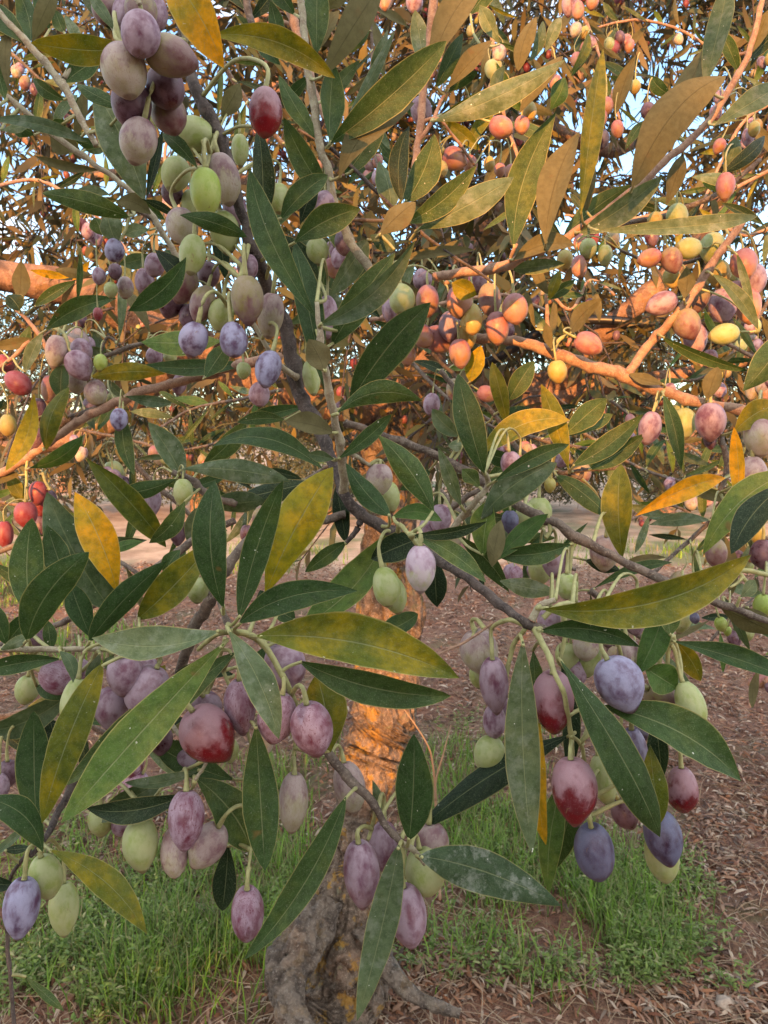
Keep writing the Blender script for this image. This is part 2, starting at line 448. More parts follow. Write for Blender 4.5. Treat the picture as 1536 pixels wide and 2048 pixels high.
# ------------------------------------------------------------------ ground
def build_ground():
    def axis(lim_a, lim_b, near_a, near_b, step):
        a = list(np.arange(near_a, near_b + 1e-6, step))
        s = step
        while a[-1] < lim_b: s *= 1.22; a.append(a[-1] + s)
        s = step
        while a[0] > lim_a: s *= 1.22; a.insert(0, a[0] - s)
        return a
    xs = axis(-600, 600, -2.6, 2.6, 0.035)
    ys = axis(-600, 900, 1.0, 6.0, 0.035)
    V = []
    for y in ys:
        for x in xs:
            z = 0.0
            if abs(x) < 12 and -10 < y < 20:
                q = Vector((x, y, 0))
                z = 0.030 * noise.noise(q * 1.7) + 0.016 * noise.noise(q * 6) + 0.008 * noise.noise(q * 17)
                dx, dy = x + 0.05, y - 1.9
                z += 0.06 * math.exp(-(dx * dx + dy * dy) / 0.15)
            V.append((x, y, z))
    nx = len(xs)
    F = [(j * nx + i, j * nx + i + 1, (j + 1) * nx + i + 1, (j + 1) * nx + i) for j in range(len(ys) - 1) for i in range(nx - 1)]
    me = mesh_of('ground', V, F)
    m, nt, out = new_mat('soil'); g = NT(nt)
    geo = g.n('NewGeometry'); pos = geo.outputs['Position']
    n1 = g.noise(pos, 2.2, 5, 0.6); n2 = g.noise(pos, 30, 6, 0.75, 0.3); n3 = g.noise(pos, 180, 3, 0.6); n4 = g.noise(pos, 0.35, 4, 0.6)
    soil = g.mix(g.ramp(n2, 0.35, 0.65), (0.19, 0.080, 0.045), (0.30, 0.165, 0.105))
    soil = g.mix(g.ramp(n3, 0.45, 0.72), soil, (0.05, 0.024, 0.018))
    soil = g.mix(g.math('MULTIPLY', g.ramp(n1, 0.50, 0.66), 0.55), soil, (0.09, 0.11, 0.045))
    field = g.mix(g.ramp(g.noise(pos, 1.3, 6, 0.7), 0.4, 0.65), (0.50, 0.37, 0.27), (0.28, 0.19, 0.13))
    field = g.mix(g.ramp(n4, 0.50, 0.62), field, (0.16, 0.17, 0.08))
    sep = g.n('SeparateXYZ'); g.l(pos, sep.inputs[0])
    dist = g.math('ADD', sep.outputs[1], g.math('MULTIPLY', n1, 2.0)); chip = g.n('TexVoronoi'); chip.inputs['Scale'].default_value = 26; g.l(pos, chip.inputs['Vector'])
    col = g.mix(g.ramp(dist, 8.4, 9.8), g.mix(g.math('MULTIPLY', g.ramp(g.noise(pos, 12, 5, 0.8), 0.45, 0.7), 0.75), soil, g.mix(chip.outputs['Distance'], (0.04, 0.02, 0.015), (0.36, 0.22, 0.15))), field)
    bmp = g.n('Bump'); bmp.inputs['Strength'].default_value = 0.9; bmp.inputs['Distance'].default_value = 0.02
    g.l(g.math('ADD', n2, g.math('MULTIPLY', n3, 0.4)), bmp.inputs['Height'])
    pb = g.n('BsdfPrincipled'); g.l(col, pb.inputs['Base Color']); pb.inputs['Roughness'].default_value = 0.95
    g.l(bmp.outputs[0], pb.inputs['Normal']); g.l(pb.outputs[0], out.inputs['Surface'])
    o = link('ground', me, m)
    o['kind'] = 'structure'
build_ground()

def gz(x, y):
    q = Vector((x, y, 0))
    return 0.030 * noise.noise(q * 1.7) + 0.016 * noise.noise(q * 6) + 0.008 * noise.noise(q * 17) + 0.06 * math.exp(-((x + 0.05) ** 2 + (y - 1.9) ** 2) / 0.15)

# low ridge far off
def build_hills():
    V, F = [], []
    n = 120
    for i in range(n + 1):
        x = -700 + 1400 * i / n
        h = 14 + 16 * noise.noise(Vector((x * 0.004, 3.3, 0))) + 5 * noise.noise(Vector((x * 0.02, 1.3, 0)))
        for (yy, zz) in ((380, -1), (460, h * 0.7), (560, h), (750, -1)):
            V.append((x, yy + 30 * noise.noise(Vector((x * 0.01, 0, 0))), zz))
    for i in range(n):
        for k in range(3):
            F.append((i * 4 + k, (i + 1) * 4 + k, (i + 1) * 4 + k + 1, i * 4 + k + 1))
    o = link('hills', mesh_of('hills', V, F), simple_mat('hill_scrub', (0.10, 0.12, 0.08), 0.95, 0.4, 0.05))
    o['kind'] = 'structure'
build_hills()

# ------------------------------------------------------------------ leaf instancing in numpy (merged meshes)
def leaf_tmpl(length, width, bend):
    pts = np.array([(0, 0, 0), (0.30, 0.46, 0.02), (0.30, -0.46, 0.02), (0.68, 0.38, 0.05), (0.68, -0.38, 0.05), (1, 0, 0)], float)
    v = pts.copy()
    v[:, 0] *= length; v[:, 1] *= width
    v[:, 2] = bend * length * (pts[:, 0] * (1 - pts[:, 0]) * 4 - pts[:, 0]) * 0.5 + np.abs(pts[:, 1]) * width * 0.35
    return v
LT = np.array([(0, 2, 1), (1, 2, 4), (1, 4, 3), (3, 4, 5)])

def frames(dirs, nrm):
    d = dirs / (np.linalg.norm(dirs, axis=1, keepdims=True) + 1e-9)
    s = np.cross(nrm, d); s /= (np.linalg.norm(s, axis=1, keepdims=True) + 1e-9)
    n = np.cross(d, s)
    return d, s, n

def scatter_leaves(pos, dirs, nrm, length, width, bend=0.12):
    """pos/dirs/nrm (N,3), length/width (N,) -> V,T"""
    N = len(pos)
    base = leaf_tmpl(1.0, 1.0, bend)
    d, s, n = frames(dirs, nrm)
    L = length[:, None, None]; W = width[:, None, None]
    X = base[None, :, 0:1] * L; Y = base[None, :, 1:2] * W
    bz = (bend * (base[:, 0] * (1 - base[:, 0]) * 2 - base[:, 0] * 0.5))[None, :, None] * L + np.abs(base[None, :, 1:2]) * W * 0.3
    V = pos[:, None, :] + d[:, None, :] * X + s[:, None, :] * Y + n[:, None, :] * bz
    T = LT[None] + (np.arange(N) * 6)[:, None, None]
    return V.reshape(-1, 3), T.reshape(-1, 3)

def ell_tmpl(nu=8, nv=5):
    V = [(0, 0, 1.0)]
    for j in range(1, nv):
        th = math.pi * j / nv
        for i in range(nu):
            ph = 2 * math.pi * i / nu
            V.append((math.sin(th) * math.cos(ph), math.sin(th) * math.sin(ph), math.cos(th)))
    V.append((0, 0, -1.08))
    T = []
    for i in range(nu): T.append((0, 1 + i, 1 + (i + 1) % nu))
    for j in range(nv - 2):
        for i in range(nu):
            a = 1 + j * nu + i; b = 1 + j * nu + (i + 1) % nu
            T.append((a, a + nu, b)); T.append((b, a + nu, b + nu))
    e = len(V) - 1; o = 1 + (nv - 2) * nu
    for i in range(nu): T.append((o + i, e, o + (i + 1) % nu))
    return np.array(V), np.array(T)
EV, ET = ell_tmpl()

def scatter_ell(pos, rad, axis):
    N = len(pos)
    ref = np.tile(np.array([[0.3, 0.9, 0.1]]), (N, 1))
    d, s, n = frames(axis, ref)
    r = rad[:, None, None]
    V = pos[:, None, :] + s[:, None, :] * EV[None, :, 0:1] * r + n[:, None, :] * EV[None, :, 1:2] * r - d[:, None, :] * EV[None, :, 2:3] * r * 1.3
    T = ET[None] + (np.arange(N) * len(EV))[:, None, None]
    return V.reshape(-1, 3), T.reshape(-1, 3)

# ------------------------------------------------------------------ the olive tree behind the branches
crown_mat = island_mat('crown_leaves', [(0.03, 0.042, 0.015), (0.065, 0.082, 0.028), (0.11, 0.095, 0.030), (0.04, 0.06, 0.026), (0.16, 0.125, 0.03), (0.05, 0.045, 0.02)], (0.14, 0.115, 0.065), 0.55, 0.16)
far_mat = island_mat('far_leaves', [(0.025, 0.038, 0.018), (0.05, 0.068, 0.035), (0.085, 0.098, 0.05), (0.035, 0.048, 0.025)], (0.10, 0.11, 0.07), 0.6, 0.12)
fruit_mat = island_mat('crown_fruit', [(0.05, 0.015, 0.025), (0.24, 0.06, 0.07), (0.14, 0.05, 0.08), (0.30, 0.24, 0.07), (0.08, 0.04, 0.06), (0.26, 0.09, 0.07)], None, 0.45, 0.0, 0.4)

def limb(parent, name, pts, mat, sides=14, bump=0.18, bscale=14, flute=0.05, n=8, crack=0.0):
    p3 = [P(x, y, d) for x, y, r, d in pts]
    rd = [r / FPX * d for x, y, r, d in pts]
    path, rad = spline(p3, rd, n)
    # gnarl
    path = [q + Vector((noise.noise(q * 7), noise.noise(q * 7 + Vector((9, 0, 0))), noise.noise(q * 7 + Vector((0, 9, 0))))) * rr * 0.35 for q, rr in zip(path, rad)]
    V, F = tube_data(path, rad, sides, bump, bscale, random.random() * 9, flute)
    if crack:
        V2 = []
        for i, q in enumerate(V):
            c = path[i // sides]; r = q - c
            z = Vector((q.x * 30, q.y * 30, q.z * 7)); z2 = Vector((q.x * 90, q.y * 90, q.z * 28))
            k = 1 - 2 * abs(noise.noise(z)); k2 = 1 - 2 * abs(noise.noise(z2)); k3 = noise.noise(q * 150)
            V2.append(c + r * (1 + crack * (-max(0, k) ** 5 * 1.5 - max(0, k2) ** 4 * 0.5 + 0.22 * k3 + 0.5 * noise.noise(z * 0.6))))
        V = V2
    return link(name, mesh_of(name, V, F), mat, parent), path

tree = empty('olive_tree', 'gnarled olive tree rooted in the grass, its sunlit trunk patched with orange lichen', 'tree', P(700, 1960, 1.9))
limb(tree, 'trunk', [(680, 2010, 98, 1.93), (690, 1930, 76, 1.93), (698, 1830, 64, 1.93), (708, 1700, 56, 1.93), (734, 1560, 58, 1.92), (762, 1420, 68, 1.92), (776, 1290, 64, 1.92), (776, 1160, 56, 1.93), (780, 1030, 54, 1.95), (800, 900, 76, 1.97), (830, 800, 84, 2.0), (850, 730, 60, 2.0)], BK['trunk'], 110, 0.30, 9, 0.06, 26, 0.11)
limb(tree, 'root', [(650, 1800, 40, 1.88), (612, 1880, 44, 1.82), (578, 1940, 42, 1.78), (574, 2010, 38, 1.72), (600, 2090, 30, 1.66)], BK['root'], 60, 0.3, 18, 0.05, 16, 0.15)
limb(tree, 'root', [(740, 1840, 40, 1.88), (762, 1900, 26, 1.84), (800, 1960, 20, 1.8), (850, 2000, 15, 1.78), (920, 2025, 10, 1.76)], BK['root'], 40, 0.3, 18, 0.05, 16, 0.15)
limb(tree, 'limb', [(830, 800, 50, 1.98), (700, 800, 44, 1.9), (540, 770, 38, 1.8), (390, 690, 36, 1.72), (290, 635, 36, 1.66), (200, 585, 36, 1.62), (90, 562, 32, 1.6), (-60, 545, 28, 1.55)], BK['limb'])
limb(tree, 'limb', [(390, 700, 26, 1.74), (330, 740, 22, 1.78), (230, 840, 20, 1.84), (120, 885, 16, 1.9), (-40, 900, 16, 2.0)], BK['limb'])
limb(tree, 'limb', [(850, 780, 50, 1.98), (960, 765, 34, 1.9), (1080, 790, 28, 1.85), (1190, 770, 22, 1.8), (1290, 765, 18, 1.7), (1420, 740, 14, 1.7), (1580, 690, 10, 1.7)], BK['limb'])
limb(tree, 'limb', [(980, 790, 30, 1.95), (1100, 770, 26, 1.85), (1190, 690, 23, 1.7), (1260, 625, 22, 1.62), (1330, 560, 20, 1.6), (1400, 480, 18, 1.6), (1500, 330, 14, 1.65), (1600, 200, 10, 1.7)], BK['limb'])
limb(tree, 'limb', [(850, 740, 50, 2.0), (860, 640, 40, 2.05), (930, 520, 32, 2.1), (1010, 400, 26, 2.2), (1090, 250, 20, 2.3), (1200, 80, 14, 2.4), (1260, -80, 8, 2.5)], BK['limb'])
limb(tree, 'limb', [(840, 740, 46, 2.0), (780, 600, 36, 2.05), (720, 470, 28, 2.1), (650, 330, 24, 2.15), (560, 190, 18, 2.2), (500, 20, 12, 2.3)], BK['limb'])
limb(tree, 'limb', [(700, 470, 20, 2.1), (500, 370, 16, 2.2), (330, 330, 14, 2.3), (180, 350, 10, 2.4), (20, 260, 7, 2.5)], BK['limb'])
limb(tree, 'limb', [(1090, 250, 16, 2.3), (1230, 300, 14, 2.4), (1360, 200, 10, 2.5), (1480, 40, 7, 2.6)], BK['limb'])

def crown_density(px, py):
    """how full the crown is, seen at this picture point (0..1)"""
    if px > 800:
        top = 1.0
        low = 640 + 60 * math.sin(px * 0.01)
    elif px > 380:
        top = 0.85; low = 600
    else:
        top = 0.75; low = 640
        if py > 170 and py < 430 and px < 330: top = 0.5
    if 740 < px < 900 and 0 < py < 160: top *= 0.45
    if py > low: top *= max(0.0, 1 - (py - low) / 320.0)
    return top

def build_crown():
    VL, TL, VT, TT = [], [], [], []
    fp, fr = [], []
    nL = nT = 0
    twV, twF = [], []
    count = 0
    L_pos, L_dir, L_n, L_len, L_w = [], [], [], [], []
    tries = 0
    while count < 2150 and tries < 30000:
        tries += 1
        px = random.uniform(-350, 1900); py = random.uniform(-350, 960)
        d = random.choice([random.uniform(1.35, 2.2), random.uniform(1.8, 3.6), random.uniform(2.5, 4.2)])
        if random.random() > crown_density(min(max(px, 0), 1536), max(py, 0)): continue
        # clumpy: thin where the noise is low
        q = P(px, py, d)
        if noise.noise(q * 2.3) < -0.16: continue
        count += 1
        # twig direction: outward and drooping
        dr = Vector((random.gauss(0, 1), random.gauss(0, 0.8), random.gauss(-0.5, 0.6))).normalized()
        ln = random.uniform(0.16, 0.38)
        sag = Vector((0, 0, -random.uniform(0.02, 0.12)))
        mid = q + dr * ln * 0.5 - sag * 0.4; end = q + dr * ln + sag
        path, rad = spline([q, mid, end], [0.0028, 0.002, 0.0011], 3)
        V, F = tube_data(path, rad, 4)
        b = len(twV); twV += V; twF += [tuple(i + b for i in f) for f in F if len(f) == 4][:]
        npair = int(ln / 0.022)
        for k in range(npair):
            t = (k + 0.6) / npair
            c = (q * (1 - t) ** 2 + mid * 2 * t * (1 - t) + end * t * t)
            tang = ((mid - q) * (1 - t) + (end - mid) * t).normalized()
            rot = Matrix.Rotation(k * 1.5708 + random.uniform(-.3, .3), 3, tang)
            sd = rot @ tang.orthogonal().normalized()
            for sgn in (-1, 1):
                if random.random() < 0.22: continue
                dd = (tang * random.uniform(0.5, 1.1) + sd * sgn * random.uniform(0.5, 1.0) + Vector((0, 0, -0.15))).normalized()
                L_pos.append(c); L_dir.append(dd); L_n.append((random.gauss(0, .6), random.gauss(0, .6), random.gauss(0.7, .5)))
                L_len.append(random.uniform(0.045, 0.082)); L_w.append(random.uniform(0.011, 0.018))
            if random.random() < 0.065 and t < 0.85:
                for _ in range(random.choice([1, 1, 2, 3])):
                    o_ = c + Vector((random.gauss(0, .012), random.gauss(0, .012), -random.uniform(0.012, 0.035)))
                    fp.append(o_); fr.append(random.uniform(0.0062, 0.0088))
    V, T = scatter_leaves(np.array([tuple(p) for p in L_pos]), np.array([tuple(p) for p in L_dir]), np.array(L_n), np.array(L_len), np.array(L_w))
    link('crown', tri_mesh('crown', V, T, True), crown_mat, tree)
    link('twigs', mesh_of('twigs', twV, twF), BK['dark'], tree)['kind'] = 'stuff'
    # the hundred olives that show largest become parts of their own
    def vis(p):
        v = p - CAM; dd = v.dot(FWD)
        x = v.dot(RIGHT) / dd * FPX + 768; y = 1024 - v.dot(UP) / dd * FPX
        return dd if (0 < x < 1536 and 0 < y < 900) else dd + 50
    order = sorted(range(len(fp)), key=lambda i: vis(fp[i]) - fr[i] * 80)
    near, rest = order[:95], order[95:]
    for i in near:
        v_, t_ = scatter_ell(np.array([(0, 0, 0)], float), np.array([fr[i]]), np.array([(random.gauss(0, .2), random.gauss(0, .2), -1.0)]))
        o = link('olive', tri_mesh('olive', v_, t_, True), random.choice([OM['k'], OM['r'], OM['p'], OM['m'], OM['g'], OM['K']]), None)
        o.parent = tree; o.location = fp[i] - Vector(tree.location)
    pos = np.array([tuple(fp[i]) for i in rest]); rr = np.array([fr[i] for i in rest])
    ax = np.stack([rng.normal(0, .25, len(rest)), rng.normal(0, .25, len(rest)), -np.ones(len(rest))], 1)
    v_, t_ = scatter_ell(pos, rr, ax)
    o = link('far_olives', tri_mesh('far_olives', v_, t_, True), fruit_mat, tree)
    o['kind'] = 'stuff'
build_crown()

# ------------------------------------------------------------------ trees across the field
def far_tree(label, x, y, h, w, n, trunk_lean=0.1, leaf=0.075, group='olive trees across the field', seed=0):
    rnd = random.Random(seed); g_ = np.random.default_rng(seed)
    t = empty('olive_tree', label, 'tree', (x, y, 0), group)
    path, rad = spline([Vector((x, y, -0.05)), Vector((x + trunk_lean * 0.6, y, h * 0.2)), Vector((x + trunk_lean, y, h * 0.45)), Vector((x + trunk_lean * 1.6, y, h * 0.75))], [0.18, 0.12, 0.10, 0.04], 6)
    V, F = tube_data(path, rad, 14, 0.3, 5, seed, 0.06)
    for k in range(5):
        a = rnd.uniform(0, 6.28); s = path[int(len(path) * rnd.uniform(.35, .65))]
        e = s + Vector((math.cos(a) * w * 0.35, math.sin(a) * w * 0.3, h * rnd.uniform(.15, .35)))
        p2, r2 = spline([s, (s + e) / 2 + Vector((0, 0, .15)), e], [0.10, 0.06, 0.02], 5)
        v2, f2 = tube_data(p2, r2, 8, 0.2, 5, seed)
        b = len(V); V += v2; F += [tuple(i + b for i in f) for f in f2]
    link('trunk', mesh_of('trunk', V, F), BK['limb'], t)
    # clumps
    cl = []
    for k in range(46):
        a = rnd.uniform(0, 6.28); rr = math.sqrt(rnd.random())
        zz = rnd.uniform(-0.68, 0.5)
        f = math.sqrt(max(0.35, 1 - (zz / 0.62) ** 2))
        cl.append((x + trunk_lean * 1.5 + math.cos(a) * rr * w * 0.5 * f, y + math.sin(a) * rr * w * 0.5 * f, h * 0.62 + zz * h * 0.75, rnd.uniform(.22, .48) * w / 3))
    cl = np.array(cl)
    idx = g_.integers(0, len(cl), n)
    off = g_.normal(0, 1, (n, 3)); off /= np.linalg.norm(off, axis=1, keepdims=True); off *= (g_.random((n, 1)) ** 0.45) * cl[idx, 3:4]
    pos = cl[idx, :3] + off
    pos = pos[pos[:, 2] > 0.22]; m = len(pos)
    dirs = g_.normal(0, 1, (m, 3)); dirs[:, 2] -= 0.2
    V, T = scatter_leaves(pos, dirs, g_.normal(0, 1, (m, 3)), g_.uniform(0.7, 1.2, m) * leaf, g_.uniform(0.2, 0.34, m) * leaf)
    link('crown', tri_mesh('crown', V, T, True), far_mat, t)
FT = [
 ('olive tree across the field at the left edge of the picture', -7.2, 13.6, 3.8, 5.2, 26000, .35),
 ('low bushy olive tree across the field, second from the left', -3.6, 14.4, 3.6, 5.0, 26000, -.2),
 ('dense olive tree across the field, just left of the sunlit trunk', -0.9, 13.8, 3.4, 4.6, 26000, .1),
 ('dense grey green olive tree just right of the sunlit trunk', 2.2, 14.2, 3.8, 5.0, 26000, .15),
 ('tall grey olive tree across the field, second from the right', 5.3, 13.7, 4.2, 5.2, 26000, -.3),
 ('drooping olive tree across the field near the right edge', 8.8, 14.5, 3.8, 5.2, 26000, .2),
 ('smaller olive tree in the far row at the left', -8.5, 19.5, 4.4, 6.2, 9000, .2),
 ('smaller olive tree in the far row left of the trunk', -3.0, 20.0, 4.2, 6.0, 9000, .1),
 ('smaller olive tree in the far row right of the trunk', 2.8, 20.5, 4.6, 6.2, 9000, .1),
 ('smaller olive tree in the far row at the right', 8.8, 20.0, 4.6, 6.4, 9000, .1),
]
for i, (lb, x, y, h, w, n, ln) in enumerate(FT):
    far_tree(lb, x, y, h, w, n, ln, 0.12 if y > 15 else 0.10, seed=100 + i)

# ------------------------------------------------------------------ unseen tree added behind the viewpoint, crown shaped to shade the near branches
def added_shade_tree():
    t = empty('olive_tree', 'unseen olive tree added behind the viewpoint, crown shaped to shade the near branches', 'tree', (-1.0, -4.2, 0))
    path, rad = spline([Vector((-1.0, -4.2, -0.05)), Vector((-0.9, -4.1, 0.7)), Vector((-1.0, -4.2, 1.5))], [0.22, 0.16, 0.08], 5)
    V, F = tube_data(path, rad, 16, 0.3, 6, 3, 0.06)
    link('trunk', mesh_of('trunk', V, F), BK['limb'], t)
    pts = []
    for k_ in range(160000):
        if k_ < 120000: u = random.uniform(-3.6, 3.6); v = random.uniform(-2.0, 2.9)
        else: u = random.uniform(-0.8, 0.6); v = random.uniform(-1.2, 0.5)
        if k_ < 120000 and -0.8 < u < 0.6 and -1.2 < v < 0.5: continue
        hi = noise.noise(Vector((u * 2.6, v * 2.6, 7.0))) + 0.5 * noise.noise(Vector((u * 8, v * 8, 2.0)))
        n1 = noise.noise(Vector((u * 9, v * 9, 1.0))); n2 = noise.noise(Vector((u * 30, v * 30, 4.0)))
        lit = False
        if v > 0.33 + 0.10 * n1 and (hi > 0.02 + 0.05 * v or (-0.15 < u < 0.5 and v < .6)): lit = True
        if -0.125 < u < -0.04 and 0.12 < v < 0.235: lit = True
        if u < -0.36 + 0.04 * n1 and v > -0.04 + 0.05 * n1 and n2 > -0.32: lit = True
        if u > -0.10 + 0.02 * n1 and v > 0.03 + 0.05 * n1 and not (u < -0.05 and v < .12) and (n2 > -0.38 and (n1 > -.35)): lit = True
        if ((u + 0.455) / 0.17) ** 2 + ((v + 0.33) / 0.29) ** 2 < 1 + n2 * 1.0: lit = True
        if n1 > 0.46 and -0.7 < v and (u < -0.45 or u > 0.12): lit = True
        if lit: continue  # leaves left out wherever the sun should get through
        s = -3.6 + random.uniform(-0.7, 0.5)
        pts.append((CAM + TRAVEL * s + SU * u + SV * v, 0.6 if k_ >= 120000 else 1.0))
    sz = np.array([q for p, q in pts if p.z > 0.05])
    pos = np.array([tuple(p) for p, q in pts if p.z > 0.05])
    m = len(pos)
    # leaves turned mostly broadside to the low sun
    dirs = rng.normal(0, 1, (m, 3)); dirs[:, 1] *= 0.4
    nr = rng.normal(0, 0.5, (m, 3)); nr[:, 1] += 1.0
    V, T = scatter_leaves(pos, dirs, nr, rng.uniform(0.06, 0.09, m) * sz, rng.uniform(0.018, 0.026, m) * sz)
    link('crown', tri_mesh('crown', V, T, True), crown_mat, t)
added_shade_tree()
# ------------------------------------------------------------------ near boughs
def make_leaf(parent, bx, by, tx, ty, w, kind, d, layer=0.0, bow=None, stem_pts=None, tilt=None, roll=None):
    """one leaf from its stalk end (bx,by) to its tip (tx,ty); w is its width as seen"""
    d = d + layer * 0.011
    L_px = math.hypot(tx - bx, ty - by)
    L = L_px / FPX * d
    if tilt is None: tilt = random.uniform(-0.22, 0.22)
    B = P(bx, by, d); T = P(tx, ty, d + L * tilt)
    # keep the petiole going to the twig
    ax = (T - B); Ln = ax.length; ax.normalize()
    view = ((B + T) * 0.5 - CAM).normalized()
    side = ax.cross(view).normalized()       # in the picture plane
    nrm = side.cross(ax).normalized()        # toward the camera or away
    if nrm.dot(view) > 0: nrm = -nrm; side = -side
    if roll is None: roll = random.uniform(-0.55, 0.55)
    rot = Matrix.Rotation(roll, 3, ax)
    side = rot @ side; nrm = rot @ nrm
    W = (w / FPX * d) / max(0.6, math.cos(roll)) * 0.5 * 0.90
    if bow is None: bow = random.uniform(-0.045, 0.045)
    pside = ax.cross(view).normalized()
    # picture-plane bow: positive bends to the left of the travel direction
    dirx, diry = (tx - bx) / L_px, (ty - by) / L_px
    want = RIGHT * diry + UP * dirx
    if pside.dot(want) < 0: pside = -pside
    nu, nv = 18, 8
    arch = random.uniform(0.03, 0.13) * random.choice([1, 1, -0.6]); cup = random.uniform(0.12, 0.50) * random.choice([1, 1, -0.6]); ph = random.uniform(0, 6.28)
    wav = random.uniform(0.02, 0.16); twist = random.uniform(-0.6, 0.6); p_ = random.uniform(0.70, 0.98); sk = random.uniform(0.86, 1.22)
    V, UVs, F = [], [], []
    for i in range(nu + 1):
        t = i / nu
        c = B + ax * (Ln * t) + pside * (bow * Ln * 4 * t * (1 - t)) + nrm * (arch * Ln * 4 * t * (1 - t))
        prof = math.sin(math.pi * t ** sk) ** p_ if 0 < t < 1 else 0.0
        prof = max(prof, 0.03 if t < 0.5 else 0.012)
        tw = Matrix.Rotation(twist * (t - 0.5), 3, ax)
        s_, n_ = tw @ side, tw @ nrm
        for j in range(nv + 1):
            v = -1 + 2 * j / nv
            lift = cup * W * prof * (abs(v) ** 1.4) + wav * W * math.sin(t * 9 + ph + v * 2) * abs(v) * prof
            ed = 1 + 0.045 * noise.noise(Vector((t * 9 + ph, v * 3, ph))) * (1 if abs(v) > .9 else 0)
            V.append(c + s_ * (v * W * prof * ed) + n_ * lift - B)
            UVs.append((t, j / nv))
    for i in range(nu):
        for j in range(nv):
            a = i * (nv + 1) + j
            F.append((a, a + nv + 1, a + nv + 2, a + 1))
    me = mesh_of('leaf', V, F, True, UVs)
    # make the upper side face the camera unless the underside shows
    pn = me.polygons[len(me.polygons) // 2].normal
    toward = pn.dot(view) < 0
    if toward == (kind == 'u'):
        me.flip_normals()
    o = link('leaf', me, LM[kind], parent)
    o.matrix_basis = Matrix.Translation(B)
    if kind in LEAF_LABEL: o['label'] = LEAF_LABEL[kind]
    # petiole
    if stem_pts:
        q, dist = nearest(stem_pts, bx, by, B)
        if q is not None and dist < min(95, 34 / d):
            pth, rd = spline([B + ax * Ln * 0.02, (B + q) * 0.5 + ax * (-0.06) * (B - q).length, q], [0.00075, 0.0008, 0.0011], 4)
            V2, F2 = tube_data([x - B for x in pth], rd, 6)
            pm = link('petiole', mesh_of('petiole', V2, F2), STALK, o)
            pm.matrix_parent_inverse = Matrix.Identity(4)
    return o

LEAF_LABEL = {'Y': 'yellowed leaf', 'y': 'leaf turning yellow green', 'u': 'leaf showing its pale underside', 'w': 'leaf with grey white mildew patches'}
OLIVE_LABEL = {'g': 'unripe pale green olive', 'G': 'unripe lime green olive', 'R': 'shiny dark red olive', 'b': 'blue grey olive with waxy bloom', 'B': 'dark blue olive with waxy bloom', 'q': 'lilac olive with a greenish tip', 'S': 'lilac olive with dark red streaks and specks', 'K': 'red olive', 'k': 'pink olive', 'y': 'yellow olive', 'm': 'olive half green and half purple', 'n': 'pale mottled olive'}

def nearest(stem_pts, px, py, B):
    best, bd = None, 1e9
    for (sx, sy, s3) in stem_pts:
        dd = math.hypot(sx - px, sy - py)
        if dd < bd: bd, best = dd, s3
    return best, bd

OLIVE_MESH = []
def olive_meshes():
    for k in range(5):
        rnd = random.Random(50 + k)
        nu, nv = 32, 24
        V, F = [], []
        nip = [0.10, 0.16, 0.05, 0.13, 0.08][k]; lean = [0.05, -0.07, 0.10, 0.0, -0.04][k]; fat = [0.0, 0.06, -0.05, 0.03, 0.08][k]
        for j in range(nv + 1):
            th = math.pi * j / nv
            z = math.cos(th); r = math.sin(th)
            r *= 1 + fat * z
            if z < -0.5:
                q = (-z - 0.5) / 0.5
                r *= 1 - 0.20 * q * q
                z -= nip * q ** 3
            if z > 0.93:
                z = 0.93 - (z - 0.93) * 0.9
            for i in range(nu):
                ph = 2 * math.pi * i / nu
                rr = r * (1 + 0.022 * noise.noise(Vector((math.cos(ph) * 1.4 + k * 7, math.sin(ph) * 1.4, z * 1.4))) )
                V.append((rr * math.cos(ph) + lean * (1 - z * z), rr * math.sin(ph), z))
        for j in range(nv):
            for i in range(nu):
                a = j * nu + i; b = j * nu + (i + 1) % nu
                F.append((a, a + nu, b + nu, b))
        F.append(tuple(range(nu))); F.append(tuple(nv * nu + i for i in range(nu))[::-1])
        OLIVE_MESH.append((V, F))
olive_meshes()
OLIVE_DATA = {}

